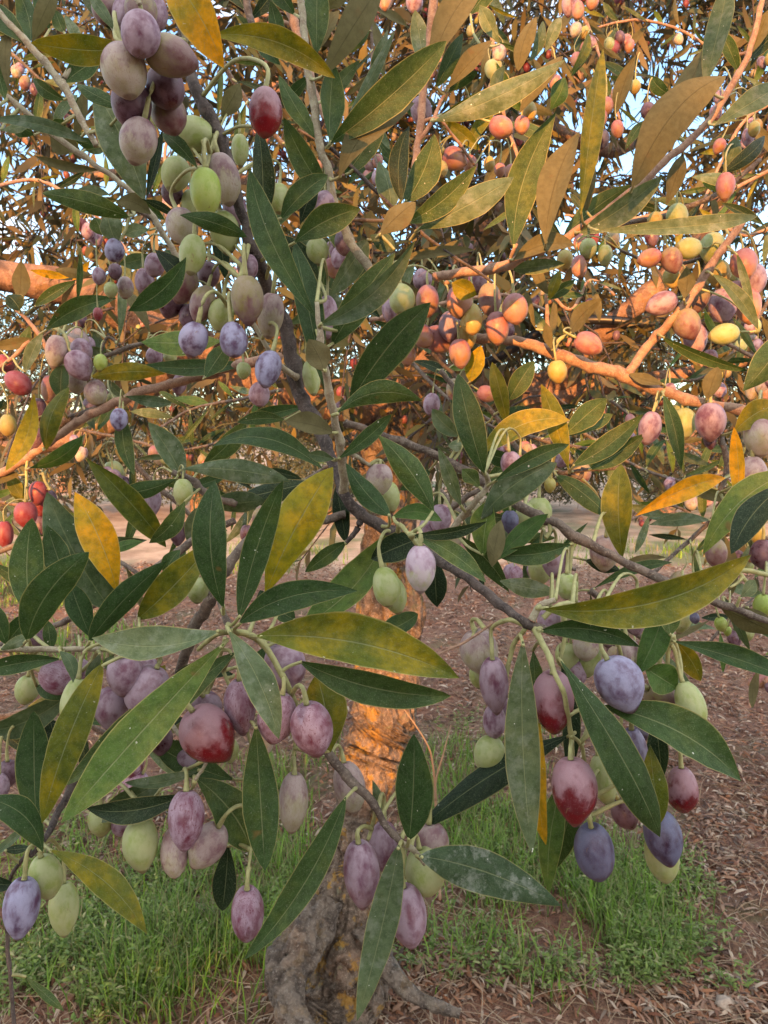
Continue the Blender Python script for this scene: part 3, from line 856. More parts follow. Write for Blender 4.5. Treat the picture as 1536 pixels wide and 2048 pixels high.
def make_olive(parent, cx, cy, w, h, ang, kind, d, layer, stem_pts, stalk=True):
    d = d + layer * 0.011
    c = P(cx, cy, d)
    a = R(ang)
    tip = (RIGHT * math.sin(a) - UP * math.cos(a))
    tip = (tip + FWD * random.uniform(-0.25, 0.25)).normalized()
    zax = -tip
    xax = zax.cross(FWD).normalized(); yax = zax.cross(xax)
    spin = Matrix.Rotation(random.uniform(0, 6.28), 3, zax)
    xax = spin @ xax; yax = spin @ yax
    hw = w / FPX * d / 2 * 0.96; hh = max(h, w * 1.12) / FPX * d / 2 * 1.02
    key = (kind, random.randrange(5))
    if key not in OLIVE_DATA:
        V, F = OLIVE_MESH[key[1]]
        me = mesh_of('olive', V, F); me.materials.append(OM[kind]); OLIVE_DATA[key] = me
    o = bpy.data.objects.new('olive', OLIVE_DATA[key]); COL.objects.link(o)
    o.parent = parent; o.matrix_parent_inverse = Matrix.Translation(-Vector(parent.location))
    M = Matrix.Identity(4)
    for r in range(3):
        M[r][0] = xax[r] * hw; M[r][1] = yax[r] * hw; M[r][2] = zax[r] * hh; M[r][3] = c[r]
    o.matrix_basis = M
    if kind in OLIVE_LABEL: o['label'] = OLIVE_LABEL[kind]
    if stalk:
        tx, ty = cx - math.sin(a) * h * 0.5, cy - math.cos(a) * h * 0.5
        top = c + zax * hh * 0.90
        q, dist = nearest(stem_pts, tx, ty - 30, top)
        r0 = 0.0009 * min(1.0, max(0.45, w / 62))
        if q is None or dist > 2.2 * w + 15:
            q = top + zax * 0.012 + Vector((random.uniform(-.004, .004), 0, 0.006))
        m1 = top + zax * min(0.012, (q - top).length * 0.4)
        m2 = q * 0.45 + m1 * 0.55 + Vector((0, 0, 0.15)) * (q - top).length
        path, rd = spline([top, m1, m2, q], [r0 * 1.5, r0, r0, r0 * 1.35], 5)
        V, F = tube_data(path, rd, 7, 0.15, 300)
        s = link('stalk', mesh_of('stalk', V, F), STALK, None)
        s.parent = o; s.matrix_parent_inverse = (Matrix.Translation(Vector(parent.location)) @ Matrix.Translation(-Vector(parent.location)) @ M).inverted()
    return o

def bough(label, d0, stems, leaves='', olives='', stem_mat='woody', group=None, cat='branch', name='olive_branch'):
    """stems: list of (part name, material or None, radius scale, [(x,y,r[,dz cm])]); leaves/olives: text tables"""
    first = stems[0][3][0]
    t = empty(name, label, cat, P(first[0], first[1], d0), group)
    sp = []
    for (nm, mk, pts) in [(s[0], s[1], s[3]) for s in stems]:
        p3 = []; rd = []
        for q in pts:
            dz = (q[3] if len(q) > 3 else 0) * 0.01
            p3.append(P(q[0], q[1], d0 + dz)); rd.append(q[2] / FPX * (d0 + dz))
        path, rad = spline(p3, rd, 8)
        amp = 0.0 if nm == 'fruit_stalk' else 0.20
        path = [p + Vector((noise.noise(p * 120), noise.noise(p * 120 + Vector((5, 0, 0))), noise.noise(p * 120 + Vector((0, 5, 0))))) * r * 0.5 for p, r in zip(path, rad)]
        # swollen nodes
        rad = [r * (1 + (0.16 if (i % 11) < 1 else 0.0)) for i, r in enumerate(rad)]
        V, F = tube_data(path, rad, 12, amp, 170, random.random() * 9)
        mat = STALK if mk == 'stalk' else BK[mk or stem_mat]
        link(nm, mesh_of(nm, V, F), mat, t)
        for p in path:
            v = p - CAM; dd = v.dot(FWD)
            sp.append((v.dot(RIGHT) / dd * FPX + 768, 1024 - v.dot(UP) / dd * FPX, p))
    for line in leaves.split(';'):
        a = line.split()
        if len(a) < 6: continue
        bx, by, tx, ty, w = map(float, a[:5]); k = a[5]
        lay = float(a[6]) if len(a) > 6 else 0.0
        bow = float(a[7]) if len(a) > 7 else None
        make_leaf(t, bx, by, tx, ty, w, k, d0, lay, bow, sp)
    for line in olives.split(';'):
        a = line.split()
        if len(a) < 6: continue
        cx, cy, w, h, ang = map(float, a[:5]); k = a[5]
        lay = float(a[6]) if len(a) > 6 else 2.0
        make_olive(t, cx, cy, w, h, ang, k, d0, lay, sp)
    return t

def S(name, mat, *pts): return (name, mat, 1.0, list(pts))

# ---- hanging cluster at the top left, nearest to the viewer
bough('hanging spray at the top left with crowded plum olives and three yellowing leaves', .30,
 [S('stem', 'young', (262, -60, 6, 0), (272, -10, 6, 0), (280, 10, 5, 0)), S('twig', 'young', (190, -40, 6, 3), (215, 30, 6, 3), (232, 66, 5, 3)), S('twig', 'young', (330, -60, 7, 3), (352, 0, 7, 4), (375, 90, 6, 4))],
 '''325 -60 448 136 92 Y -2 .10; 262 98 62 86 62 y 1 .05; 425 72 670 156 60 y 0 .10; 232 66 150 -30 34 s 3; 235 66 175 -20 26 s 2; 228 62 195 -60 30 g 3''',
 '''280 68 80 88 0 p 0; 250 141 92 94 10 n 1; 342 114 80 100 80 m 1; 332 174 78 82 15 r 2.6; 263 208 82 78 0 r 2.4; 338 228 72 74 20 m 3.6; 278 281 76 88 -18 n 2.2;
 281 22 66 70 0 m 1.6; 248 30 50 80 0 p 2.6; 308 25 54 80 0 p 3; 212 18 56 60 0 m 3; 404 18 40 70 0 p 3''', group=None)

# ---- main bough
bough('long dark woody branch from top left to lower right with an upright leafy shoot', .37,
 [S('stem', 'dark', (340, -60, 11), (372, 95, 10), (390, 170, 12), (420, 240, 13), (440, 275, 13), (465, 350, 11), (487, 440, 10), (503, 490, 12), (530, 560, 13, 2), (570, 660, 14, 3), (592, 750, 15, 3), (606, 800, 14, 3), (640, 860, 13, 2), (665, 925, 12, 1), (690, 990, 11), (715, 1022, 12), (770, 1057, 12), (850, 1105, 11, -1), (930, 1152, 10, -3), (985, 1195, 10, -4), (1030, 1230, 9, -5), (1062, 1252, 9, -5)),
  S('twig', 'young', (690, 985, 9, 0), (684, 905, 9, -2), (672, 850, 8, -3), (655, 765, 8, -4), (642, 690, 7, -5), (634, 605, 4, -5)),
  S('twig', 'dark', (722, 1040, 7, 0), (712, 1062, 6, 0), (693, 1085, 4, 0)),
  S('fruit_stalk', 'stalk', (795, 1062, 5, -2), (800, 1050, 5, -3), (815, 1066, 4, -4), (833, 1090, 4, -4)),
  S('twig', 'young', (595, 755, 7, 2), (565, 735, 6, 1), (538, 700, 5, 0), (500, 640, 4, 0), (460, 622, 4, 0)),
  S('fruit_stalk', 'stalk', (500, 480, 5, 0), (490, 520, 4, -1), (478, 555, 4, -2)),
  S('fruit_stalk', 'stalk', (437, 262, 5, 0), (425, 290, 4, -1), (412, 335, 4, -2)),
  S('twig', 'young', (684, 905, 4, -2), (710, 912, 4, -2), (745, 935, 4, -1)),
 ],
 '''637 642 499 336 68 g -4 .04; 652 788 588 478 62 g -3 .03; 640 650 830 480 52 s -5 -.12; 664 690 790 506 66 g -2 .04; 698 812 861 605 84 g -3 .07; 672 828 845 802 54 g -5 .16; 648 742 617 678 58 u -5 -.05;
 676 918 784 828 36 g -2; 668 866 570 842 48 u -3 -.08; 668 918 617 908 26 s -2; 868 1026 757 870 62 g -3 -.05; 780 1032 692 926 50 g -4 .04; 692 1084 672 972 38 d 1; 785 1034 884 1042 38 b -2 .12; 778 1062 608 1250 78 b 1 .06;
 836 1078 742 1118 64 d -1; 828 1068 972 1165 44 g -5 .09; 826 1070 974 1043 28 d -5 -.04; 868 1108 874 1214 54 d 2; 836 1228 750 1268 46 g 4; 692 1084 610 1144 36 g 1;
 360 430 494 474 42 g -4 .06; 372 515 257 622 54 g -2 .03; 395 336 325 266 34 g -2; 442 236 480 166 42 u 1; 516 250 524 455 48 d -2 0; 588 486 721 417 66 g -2 .06; 562 438 656 350 50 g -1; 600 450 634 368 34 d 0; 283 398 352 432 20 d 1;
 570 840 475 845 30 g 2; 640 560 560 470 46 d 3; 430 385 452 560 40 d 3; 545 330 520 480 34 g 4; 250 300 300 215 34 g 6; 310 500 400 590 46 d 5; 700 640 620 560 44 s 4; 735 480 660 590 50 s 3; 560 520 660 480 34 s 4; 640 470 640 390 40 g 4''',
 '''387 274 76 60 -85 g 0; 350 348 60 70 -10 g 2; 411 384 64 92 0 G -3; 447 357 68 98 12 n -1; 365 452 66 66 20 n 0; 385 508 56 78 -5 g -1; 448 463 62 80 10 g 0; 367 572 58 70 -20 m 1; 418 550 46 52 0 r 2; 343 607 52 54 -25 r 2;
 405 608 50 76 -15 m 0; 381 634 46 50 0 r 2; 442 630 54 64 -10 g 0; 388 678 60 68 -15 b -3; 466 679 58 72 8 b -3; 494 598 68 92 3 m -3; 541 629 56 86 -8 n -1; 496 534 44 50 0 p 0; 537 738 54 76 -10 b -3; 520 788 44 48 0 p -1;
 530 224 70 100 0 R -4; 558 397 46 60 0 g 2; 651 412 52 50 0 p 2; 635 503 48 52 0 g 3; 686 486 36 50 10 p 3; 654 632 46 84 0 p 3; 622 755 36 70 10 g 2; 841 1135 64 92 0 q -5; 771 1173 58 80 10 g -2; 787 1188 52 76 15 g 0; 759 958 56 62 0 n -1; 780 992 44 60 10 g 1; 487 741 30 30 0 g 1;
 345 385 44 50 0 r 3; 380 408 34 60 0 g 3; 470 420 50 60 0 p 4; 600 400 40 44 0 p 4; 480 300 36 60 0 g 3''')

# ---- right hand cluster at the end of the main bough
bough('drooping cluster at lower right with shiny red and blue bloomed olives on pale stalks', .32,
 [S('stem', 'woody', (1062, 1252, 9), (1085, 1258, 8), (1110, 1270, 6)),
  S('fruit_stalk', 'stalk', (1066, 1254, 7, 0), (1092, 1300, 6, -1), (1108, 1345, 5, -1.6), (1128, 1392, 5, -1.6), (1140, 1455, 5, -.6), (1143, 1518, 5, 0)),
  S('fruit_stalk', 'stalk', (1052, 1250, 6, 0), (1018, 1240, 5, 0), (985, 1256, 4, 1), (984, 1290, 4, 1)),
  S('twig', 'orange', (985, 1246, 3, 1), (930, 1284, 2.5, 1), (868, 1312, 2, 1)),
  S('fruit_stalk', 'stalk', (1050, 1256, 5, 0), (1022, 1305, 5, 1), (1006, 1390, 4, 1)),
  S('fruit_stalk', 'stalk', (1085, 1235, 6, 0), (1120, 1210, 5, 0), (1160, 1215, 5, 1), (1200, 1260, 5, 1)),
  S('fruit_stalk', 'stalk', (1125, 1205, 5, 1), (1130, 1260, 4, 1), (1120, 1330, 4, 1)),
  S('twig', 'young', (1062, 1240, 8, 0), (1080, 1212, 7, 0), (1110, 1200, 5, 0)),
  S('fruit_stalk', 'stalk', (1108, 1345, 4, -1), (1090, 1300, 3, 0)),
  S('fruit_stalk', 'stalk', (1141, 1470, 4, -.6), (1165, 1500, 4, 1), (1178, 1610, 4, 2), (1180, 1640, 4, 2))],
 '''1046 1282 1064 1708 82 s -2 -.01; 1122 1322 1320 1674 88 g -1.5 -.03; 1205 1412 1482 1562 92 g .5 .05; 1080 1262 1280 1294 52 g -2 .09; 1086 1218 1502 1110 92 y -3 -.085; 1140 1470 834 1662 62 d 3 0; 1080 1440 1092 1690 44 Y 2; 1130 1550 1098 1792 54 b 3; 1160 1560 1110 1740 50 g 4;
 1066 1300 1072 1400 30 g 2; 1290 1335 1354 1376 72 b 2.5; 1300 1490 1322 1645 56 y 0; 1310 1430 1325 1560 46 d 3; 1120 1300 1135 1560 40 d 4''',
 '''1146 1578 94 126 3 R -1; 1107 1403 86 130 4 R -.4; 1237 1366 98 108 25 b 0; 1190 1703 82 124 12 B 1; 1327 1674 76 104 10 B 1.5; 1324 1712 68 108 12 g 3; 1364 1578 66 90 2 R 3; 1268 1510 58 116 8 b 1; 1207 1558 52 96 10 g 3; 1250 1626 54 60 25 r 3.4;
 1379 1412 60 100 12 g 2; 1324 1393 66 64 60 m 3.4; 1258 1310 50 70 10 n 3; 1215 1262 52 48 0 p 3.4; 1150 1232 56 52 0 n 4; 1133 1172 46 44 0 g 4; 1272 1234 52 66 0 p 6; 960 1302 80 78 15 n 2; 989 1368 60 114 6 p 1; 988 1442 48 66 0 p 3; 958 1350 40 50 0 g 3; 978 1508 66 74 -10 g 3; 1133 1312 50 56 0 g 4; 1350 1420 50 60 0 g 5; 1100 1240 48 40 0 p 5; 1170 1290 54 62 5 n 3; 1012 1420 44 60 0 p 4; 1178 1320 50 66 -8 g 4; 1286 1440 54 70 10 b 4; 1238 1500 50 70 0 n 4; 1150 1345 46 60 10 p 4''')

# ---- star-shaped leaf spray left of centre
bough('star of leaves left of centre with a big yellow leaf and lilac olives below', .31,
 [S('stem', 'woody', (690, 1030, 8, 7), (600, 1050, 9, 6), (500, 1080, 10, 5), (440, 1160, 11, 4), (424, 1200, 12, 3), (392, 1250, 12, 4), (365, 1330, 11, 5), (330, 1430, 9, 6)),
  S('twig', 'woody', (434, 1185, 6, 3), (448, 1225, 6, 1), (462, 1262, 7, 0)),
  S('fruit_stalk', 'stalk', (462, 1262, 7, 0), (510, 1274, 7, 0), (548, 1318, 6, 0), (570, 1362, 6, 0), (592, 1408, 5, .6)),
  S('fruit_stalk', 'stalk', (462, 1262, 6, 0), (430, 1272, 5, 0), (395, 1300, 4, 1)),
  S('fruit_stalk', 'stalk', (410, 1275, 5, 1), (300, 1300, 4, 1), (292, 1312, 4, 2)),
  S('fruit_stalk', 'stalk', (450, 1275, 4, 1), (430, 1350, 4, 2), (412, 1395, 4, 2)),
  S('fruit_stalk', 'stalk', (592, 1408, 4, 1), (590, 1480, 3, 2), (584, 1530, 3, 2)),
  S('fruit_stalk', 'stalk', (440, 1330, 4, 3), (500, 1480, 3, 3), (508, 1620, 3, 3), (498, 1735, 3, 1)),
  S('twig', 'young', (330, 1430, 5, 6), (380, 1500, 4, 3), (412, 1520, 4, 1), (390, 1562, 3, 0)),
  S('fruit_stalk', 'stalk', (412, 1520, 4, 1), (340, 1560, 3, 2), (288, 1620, 3, 2))],
 '''447 1216 430 962 76 g -2 .02; 478 1238 566 961 64 g -1.6 .03; 530 1190 666 934 100 Y 1 .05; 478 1246 715 1182 66 g -2.4 .10; 514 1272 918 1356 116 y -3 .07; 598 1322 902 1392 72 g 0 -.05; 440 1262 184 1276 74 s -2 .05; 458 1262 558 1478 68 s -3.4 .04;
 448 1288 122 1646 98 b -2.4 -.02; 470 1305 128 1572 80 g 1 .02; 205 1326 84 1646 74 y 0 -.02; 512 1450 530 1742 82 g -1 0; 660 1505 634 1348 96 y 1 -.05; 392 1556 502 1702 92 g 2 .04; 375 1588 172 1616 54 d 1 .07; 340 1555 195 1645 50 s 3; 456 1690 444 1822 54 d 3;
 275 1238 432 1078 74 y 3 -.03; 300 1420 330 1330 50 y 3; 470 1560 300 1480 66 g 4; 555 1230 520 1180 46 d 2; 590 1240 540 1210 40 g 3; 400 1540 250 1565 28 s 1 .1; 490 1330 610 1290 60 g 4; 470 1350 350 1345 40 d 4''',
 '''624 1456 88 108 12 S -1; 555 1434 80 100 -12 S -.4; 567 1334 88 96 5 p 1; 482 1410 66 108 3 S 1; 417 1466 108 116 32 R 0; 412 1418 66 60 0 p 2; 248 1350 72 80 0 p 1; 224 1414 74 72 0 p 2; 296 1382 92 92 -20 p 1.4; 292 1338 50 50 0 p 3; 148 1402 58 92 -8 g 1.5; 322 1480 50 56 0 r 3;
 371 1638 74 112 2 S 0; 283 1686 72 100 4 g 1.4; 348 1704 56 94 6 n 1.6; 414 1690 72 102 -32 n 1.6; 202 1640 54 40 0 g 4; 242 1650 40 40 0 p 4; 586 1602 62 118 -3 n 1.6; 494 1826 68 122 -3 S 1; 395 1180 46 50 0 g 4; 424 1178 40 54 -10 r 5; 370 1520 50 50 0 p 4; 530 1480 40 60 0 n 3; 460 1500 36 50 0 g 4''')

# ---- lower centre
bough('grey twig at bottom centre ending in long hanging leaves and mauve olives', .32,
 [S('stem', 'woody', (560, 1390, 6, 4), (610, 1445, 8, 2), (660, 1508, 9, 1), (702, 1562, 10, 0), (742, 1602, 8, 0), (770, 1648, 7, 0), (803, 1682, 7, 0)),
  S('fruit_stalk', 'stalk', (752, 1612, 4, 0), (745, 1650, 4, 1), (735, 1680, 4, 1)),
  S('fruit_stalk', 'stalk', (803, 1684, 5, 0), (806, 1720, 4, 0), (802, 1762, 5, 0)),
  S('twig', 'young', (803, 1684, 7, 0), (826, 1700, 6, 0), (850, 1730, 3, 0))],
 '''692 1594 487 1920 64 g -1 .06; 798 1690 714 2042 70 s -2 .02; 818 1680 828 1468 84 g -1 -.03; 838 1712 1122 1812 96 w -2 .05; 760 1640 745 1560 24 s 3''',
 '''721 1745 76 130 4 p 0; 768 1690 62 92 0 p 2; 815 1829 80 126 8 p 0; 858 1690 82 92 0 n 2; 848 1742 82 94 12 g 1; 832 1655 50 50 0 p 3; 698 1572 66 98 14 n 2''')

# ---- lower left hanging spray
bough('small drooping spray in the lower left corner with one blue and two pale olives', .32,
 [S('stem', 'dark', (150, 1560, 8, 4), (120, 1620, 7, 3), (88, 1680, 6, 1), (62, 1710, 5, 0)),
  S('fruit_stalk', 'stalk', (86, 1682, 4, 1), (56, 1700, 4, 0), (50, 1756, 4, 0)),
  S('twig', 'dark', (60, 1700, 4, 4), (20, 1760, 4, 6), (14, 1860, 4, 6), (20, 1950, 4, 6), (30, 2070, 4, 6))],
 '''86 1704 -34 1596 68 g -1 -.10; 100 1700 294 1868 62 y -1 .05; 10 1700 60 1695 20 d 4; 50 1952 128 2022 20 g 6; -30 1760 30 1770 34 d 4; 66 1640 -30 1720 20 s 4''',
 '''43 1814 72 116 -4 b 0; 91 1752 66 88 10 g 1.4; 128 1816 60 100 5 g 3; 16 1546 46 52 0 r 4; -4 1575 44 56 0 p 3''')

# ---- left foreground twig
bough('pale twig from the left edge with upright dark leaves and one long yellow leaf', .34,
 [S('stem', 'young', (-60, 1306, 6), (20, 1298, 6), (110, 1299, 6), (200, 1298, 5)),
  S('fruit_stalk', 'stalk', (195, 1300, 4), (182, 1325, 4, 1), (160, 1345, 4, 2)),
  S('fruit_stalk', 'stalk', (100, 1300, 4), (70, 1275, 4, 1), (66, 1262, 4, 2)),
  S('twig', 'woody', (-60, 1310, 5, 9), (100, 1255, 6, 9), (160, 1225, 6, 8), (250, 1175, 6, 8), (347, 1110, 8, 8), (400, 1072, 8, 8), (470, 1040, 7, 8))],
 '''178 1284 334 1122 56 g -1 .06; 54 1282 178 1104 82 g -2 .10; 62 1232 64 1036 74 g 0 .04; 140 1180 94 1050 60 g 1 .02; 224 1222 94 984 96 s 3 .03; 236 1190 150 984 76 Y 1 -.05; 182 1276 140 1165 54 g 1; 15 1286 72 1222 42 g 1; 14 1290 -20 1200 40 g 0;
 124 1318 -50 1348 42 g -1 -.03; 120 1302 146 1366 28 s -2 .15; 200 1308 174 1368 26 s -1; 228 1308 214 1342 30 s 0; 142 1386 -50 1462 58 s 3 .06; 72 1372 132 1398 42 g 2; 72 1644 68 1422 76 g -1 .01; 100 1440 120 1490 60 d 3; 102 1300 94 1240 30 g 1; 330 1150 360 1100 34 g 5; 0 1300 60 1270 26 s -1''',
 '''118 1354 70 62 70 S 1; 160 1342 44 50 0 p 2; 53 1379 48 58 -10 g 3; 76 1276 34 30 40 r 5; 215 1215 30 40 0 p 8; 160 1400 40 50 0 g 5''')

# ---- right grey twig
bough('brown twig crossing behind the centre leaves to pale green olives near the right edge', .42,
 [S('stem', 'woody', (690, 845, 7, 0), (770, 872, 8, 0), (860, 905, 8, 0), (920, 935, 9, 0), (985, 975, 9, -1), (1040, 1012, 10, -2), (1110, 1048, 10, -3), (1160, 1078, 11, -3), (1240, 1120, 9, -3), (1350, 1172, 8, -4), (1440, 1208, 8, -4), (1500, 1228, 7, -4), (1580, 1256, 6, -4)),
  S('twig', 'young', (925, 1035, 7, -2), (950, 1005, 6, -3), (975, 970, 6, -3), (970, 945, 4, -4)),
  S('twig', 'young', (900, 1062, 6, -2), (925, 1035, 7, -2), (960, 1010, 5, -2)),
  S('fruit_stalk', 'stalk', (1344, 1272, 6, -6), (1325, 1300, 5, -6), (1318, 1330, 4, -6)),
  S('fruit_stalk', 'stalk', (1344, 1272, 6, -6), (1338, 1300, 4, -6), (1334, 1340, 4, -6)),
  S('fruit_stalk', 'stalk', (1344, 1272, 6, -6), (1358, 1310, 4, -6), (1364, 1362, 4, -7)),
  S('twig', 'young', (1338, 1175, 6, -5), (1335, 1210, 5, -5), (1344, 1275, 5, -6)),
  S('fruit_stalk', 'stalk', (1150, 1072, 5, -3), (1142, 1110, 4, -3), (1138, 1165, 4, -3)),
  S('fruit_stalk', 'stalk', (1370, 1165, 5, -4), (1430, 1142, 5, -4), (1500, 1142, 5, -4), (1580, 1160, 5, -4)),
  S('fruit_stalk', 'stalk', (1480, 1145, 4, -4), (1500, 1175, 4, -4)),
  S('fruit_stalk', 'stalk', (1096, 1030, 4, -3), (1100, 1060, 4, -3), (1092, 1075, 4, -3))],
 '''968 946 916 747 64 g -5 .02; 990 962 1138 889 38 g -5 .05; 962 1038 1114 926 72 s -4 .07; 922 1012 876 894 32 s -3; 920 872 864 818 38 s 0; 926 890 896 892 26 s 0; 960 975 924 938 36 g -2; 966 1112 988 990 54 b -4 .06; 984 1134 1002 1040 40 u -5; 990 1124 1096 1028 44 b -4 .05; 1142 1088 984 1108 48 g -3 .05;
 912 1070 1018 1184 42 g 0; 1000 1162 1112 1184 42 s -1; 1332 1198 1274 1348 60 b -6 .04; 1340 1270 1348 1180 46 g -7; 1344 1278 1402 1362 46 y -4; 1344 1282 1600 1366 48 g -7 .04; 1330 1200 1300 1300 46 g -3; 1438 1212 1560 1270 54 u -3; 1480 1195 1510 1160 30 s -4; 1405 1155 1425 1190 30 s -5; 1460 1175 1440 1140 24 s -4; 1450 1195 1500 1300 20 s 0;
 860 940 800 980 30 g 3; 1040 925 970 905 36 g 2; 1020 1010 1060 960 30 g 1; 1170 1120 1240 1140 30 d 3; 1500 1250 1580 1290 30 g 0''',
 '''1109 1121 56 60 -5 p -2; 1080 1140 50 54 0 g 0; 1210 1105 62 66 0 n 2; 1390 1188 40 60 0 p 1; 1022 928 44 52 10 p 1; 880 1038 46 60 0 p 2; 862 1060 50 40 0 p 3; 1050 1030 40 50 0 g 2; 1020 1043 36 46 0 B 1; 1078 1025 56 56 0 g 3; 1360 1240 44 30 0 g 2; 1442 1248 26 30 20 G 0; 1455 1262 16 20 0 G 1; 1390 1236 20 20 0 B 1; 1525 1210 40 30 0 G 0; 1300 1310 50 60 0 n -2; 1040 940 46 60 0 k 3; 1100 970 24 30 0 y 3''')

# ---- right limb with pink olives
bough('sunlit branch crossing the right half at mid height with pink and orange olives', .52,
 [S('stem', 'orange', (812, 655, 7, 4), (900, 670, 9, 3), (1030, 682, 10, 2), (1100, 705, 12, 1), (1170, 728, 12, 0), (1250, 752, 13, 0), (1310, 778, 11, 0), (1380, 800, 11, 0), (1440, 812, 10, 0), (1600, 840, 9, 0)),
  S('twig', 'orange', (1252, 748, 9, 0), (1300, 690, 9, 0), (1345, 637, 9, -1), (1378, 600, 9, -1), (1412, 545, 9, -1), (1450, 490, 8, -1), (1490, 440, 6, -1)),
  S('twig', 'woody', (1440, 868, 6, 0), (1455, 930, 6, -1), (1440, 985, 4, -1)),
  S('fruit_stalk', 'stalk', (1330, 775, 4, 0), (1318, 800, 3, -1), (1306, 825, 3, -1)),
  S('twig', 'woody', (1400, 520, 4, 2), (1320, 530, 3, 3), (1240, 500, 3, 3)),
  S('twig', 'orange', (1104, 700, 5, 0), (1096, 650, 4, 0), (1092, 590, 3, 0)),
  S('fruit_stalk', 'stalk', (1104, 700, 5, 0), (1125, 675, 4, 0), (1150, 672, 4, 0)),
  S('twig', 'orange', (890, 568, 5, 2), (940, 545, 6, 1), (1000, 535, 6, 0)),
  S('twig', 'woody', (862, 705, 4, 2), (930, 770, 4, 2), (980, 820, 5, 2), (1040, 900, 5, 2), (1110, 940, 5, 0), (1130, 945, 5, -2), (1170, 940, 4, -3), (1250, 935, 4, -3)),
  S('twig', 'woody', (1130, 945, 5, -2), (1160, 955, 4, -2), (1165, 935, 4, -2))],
 '''1245 1116 1242 928 66 y -9 0; 1450 956 1270 1032 44 Y -8 -.08; 1112 950 1216 1032 44 g -4 .05; 1145 932 1286 828 48 g -5 -.04; 1180 938 1290 868 44 g -3; 1327 790 1363 940 34 g -4 .03;
 960 908 1139 840 58 y -5 .09; 1138 940 1082 768 48 y -4 -.05; 1128 872 1213 797 52 g -3 .05; 1136 872 1226 828 34 g -1; 1014 846 984 724 36 y -3; 1018 800 1068 722 46 g -3; 905 566 953 590 46 y -3; 940 764 962 690 42 Y 1; 1368 600 1372 534 36 u -3; 1425 548 1516 658 30 s -3 .04; 1474 508 1508 634 18 s -2; 1325 674 1497 742 26 g -2 -.05; 1580 640 1486 782 64 g -6 .05;
 1414 798 1436 734 38 u -2; 1326 768 1257 748 24 u -1; 1140 666 1203 598 38 u -1; 1096 590 1060 520 26 u 0; 1098 600 1120 540 26 y 0; 1092 600 1150 560 26 g 1; 1104 700 1092 645 22 u -1; 1072 660 1052 580 18 u 0; 1470 862 1560 810 56 y -5 .10; 1476 1008 1468 854 32 Y -9 0; 1590 940 1406 1108 74 b -11 -.08; 1590 960 1462 1108 64 d -13 -.08; 1200 1000 1110 960 34 g 2; 970 850 900 800 30 s 3; 1410 800 1340 830 30 d 3; 1450 812 1520 840 26 d 1; 860 620 800 560 30 u 3; 1260 1010 1330 1030 24 s 4; 1340 905 1420 930 20 s 5; 985 850 1060 815 36 g 3''',
 '''1299 855 46 66 -14 p -3; 1368 845 48 60 5 g 0; 1421 842 62 74 0 p -2; 1176 688 46 58 62 k -2; 1115 743 40 46 10 y -2; 1030 617 54 56 5 k -2; 994 655 48 64 5 k -1; 945 638 44 64 0 y -1; 917 604 54 64 10 k -1; 855 601 48 62 0 k 0; 802 598 54 62 0 g -1; 848 672 42 48 15 k 1; 878 678 54 42 60 k 2; 900 652 46 60 0 p 1; 920 706 46 56 5 k 0; 932 668 44 60 10 y 1; 814 710 36 40 0 k 2; 779 620 32 46 0 p 2; 979 598 48 64 5 m 1; 972 788 34 34 60 k 1;
 1324 607 48 62 -68 p -1; 1446 610 56 66 5 p 0; 1374 647 56 56 20 m -1; 1389 677 48 64 10 p 1; 1449 668 44 56 -82 g -1; 1496 610 52 74 0 k 1; 1489 527 54 58 0 k -1; 1510 558 46 60 0 p 1; 1299 516 38 50 -70 k 0; 1344 520 44 52 15 m 0; 1378 495 44 54 -85 g 0; 1425 495 52 52 0 g 1; 1438 547 48 52 0 y 1; 1344 556 36 42 10 y 2; 1159 533 32 46 5 k 2; 1176 497 36 36 0 g 2; 1210 511 30 42 0 g 2; 1224 482 32 30 0 m 3; 1395 592 50 60 0 m 2; 1472 592 50 60 0 k 2; 1460 560 44 50 0 y 3;
 1520 872 66 78 0 n -5; 1505 950 64 76 0 n -5; 1528 1108 52 60 0 r -8; 1514 1066 30 40 0 y -4; 1430 1104 44 60 0 m -5; 1362 820 30 40 0 g 1; 1340 780 26 28 0 p 2; 1440 780 28 30 0 p 3; 1420 880 26 36 0 r 0; 1530 1000 50 60 0 g -3; 955 560 40 34 0 p 3; 845 560 40 34 0 p 3; 1090 485 30 30 0 k 3; 1130 520 34 40 0 y 4''')

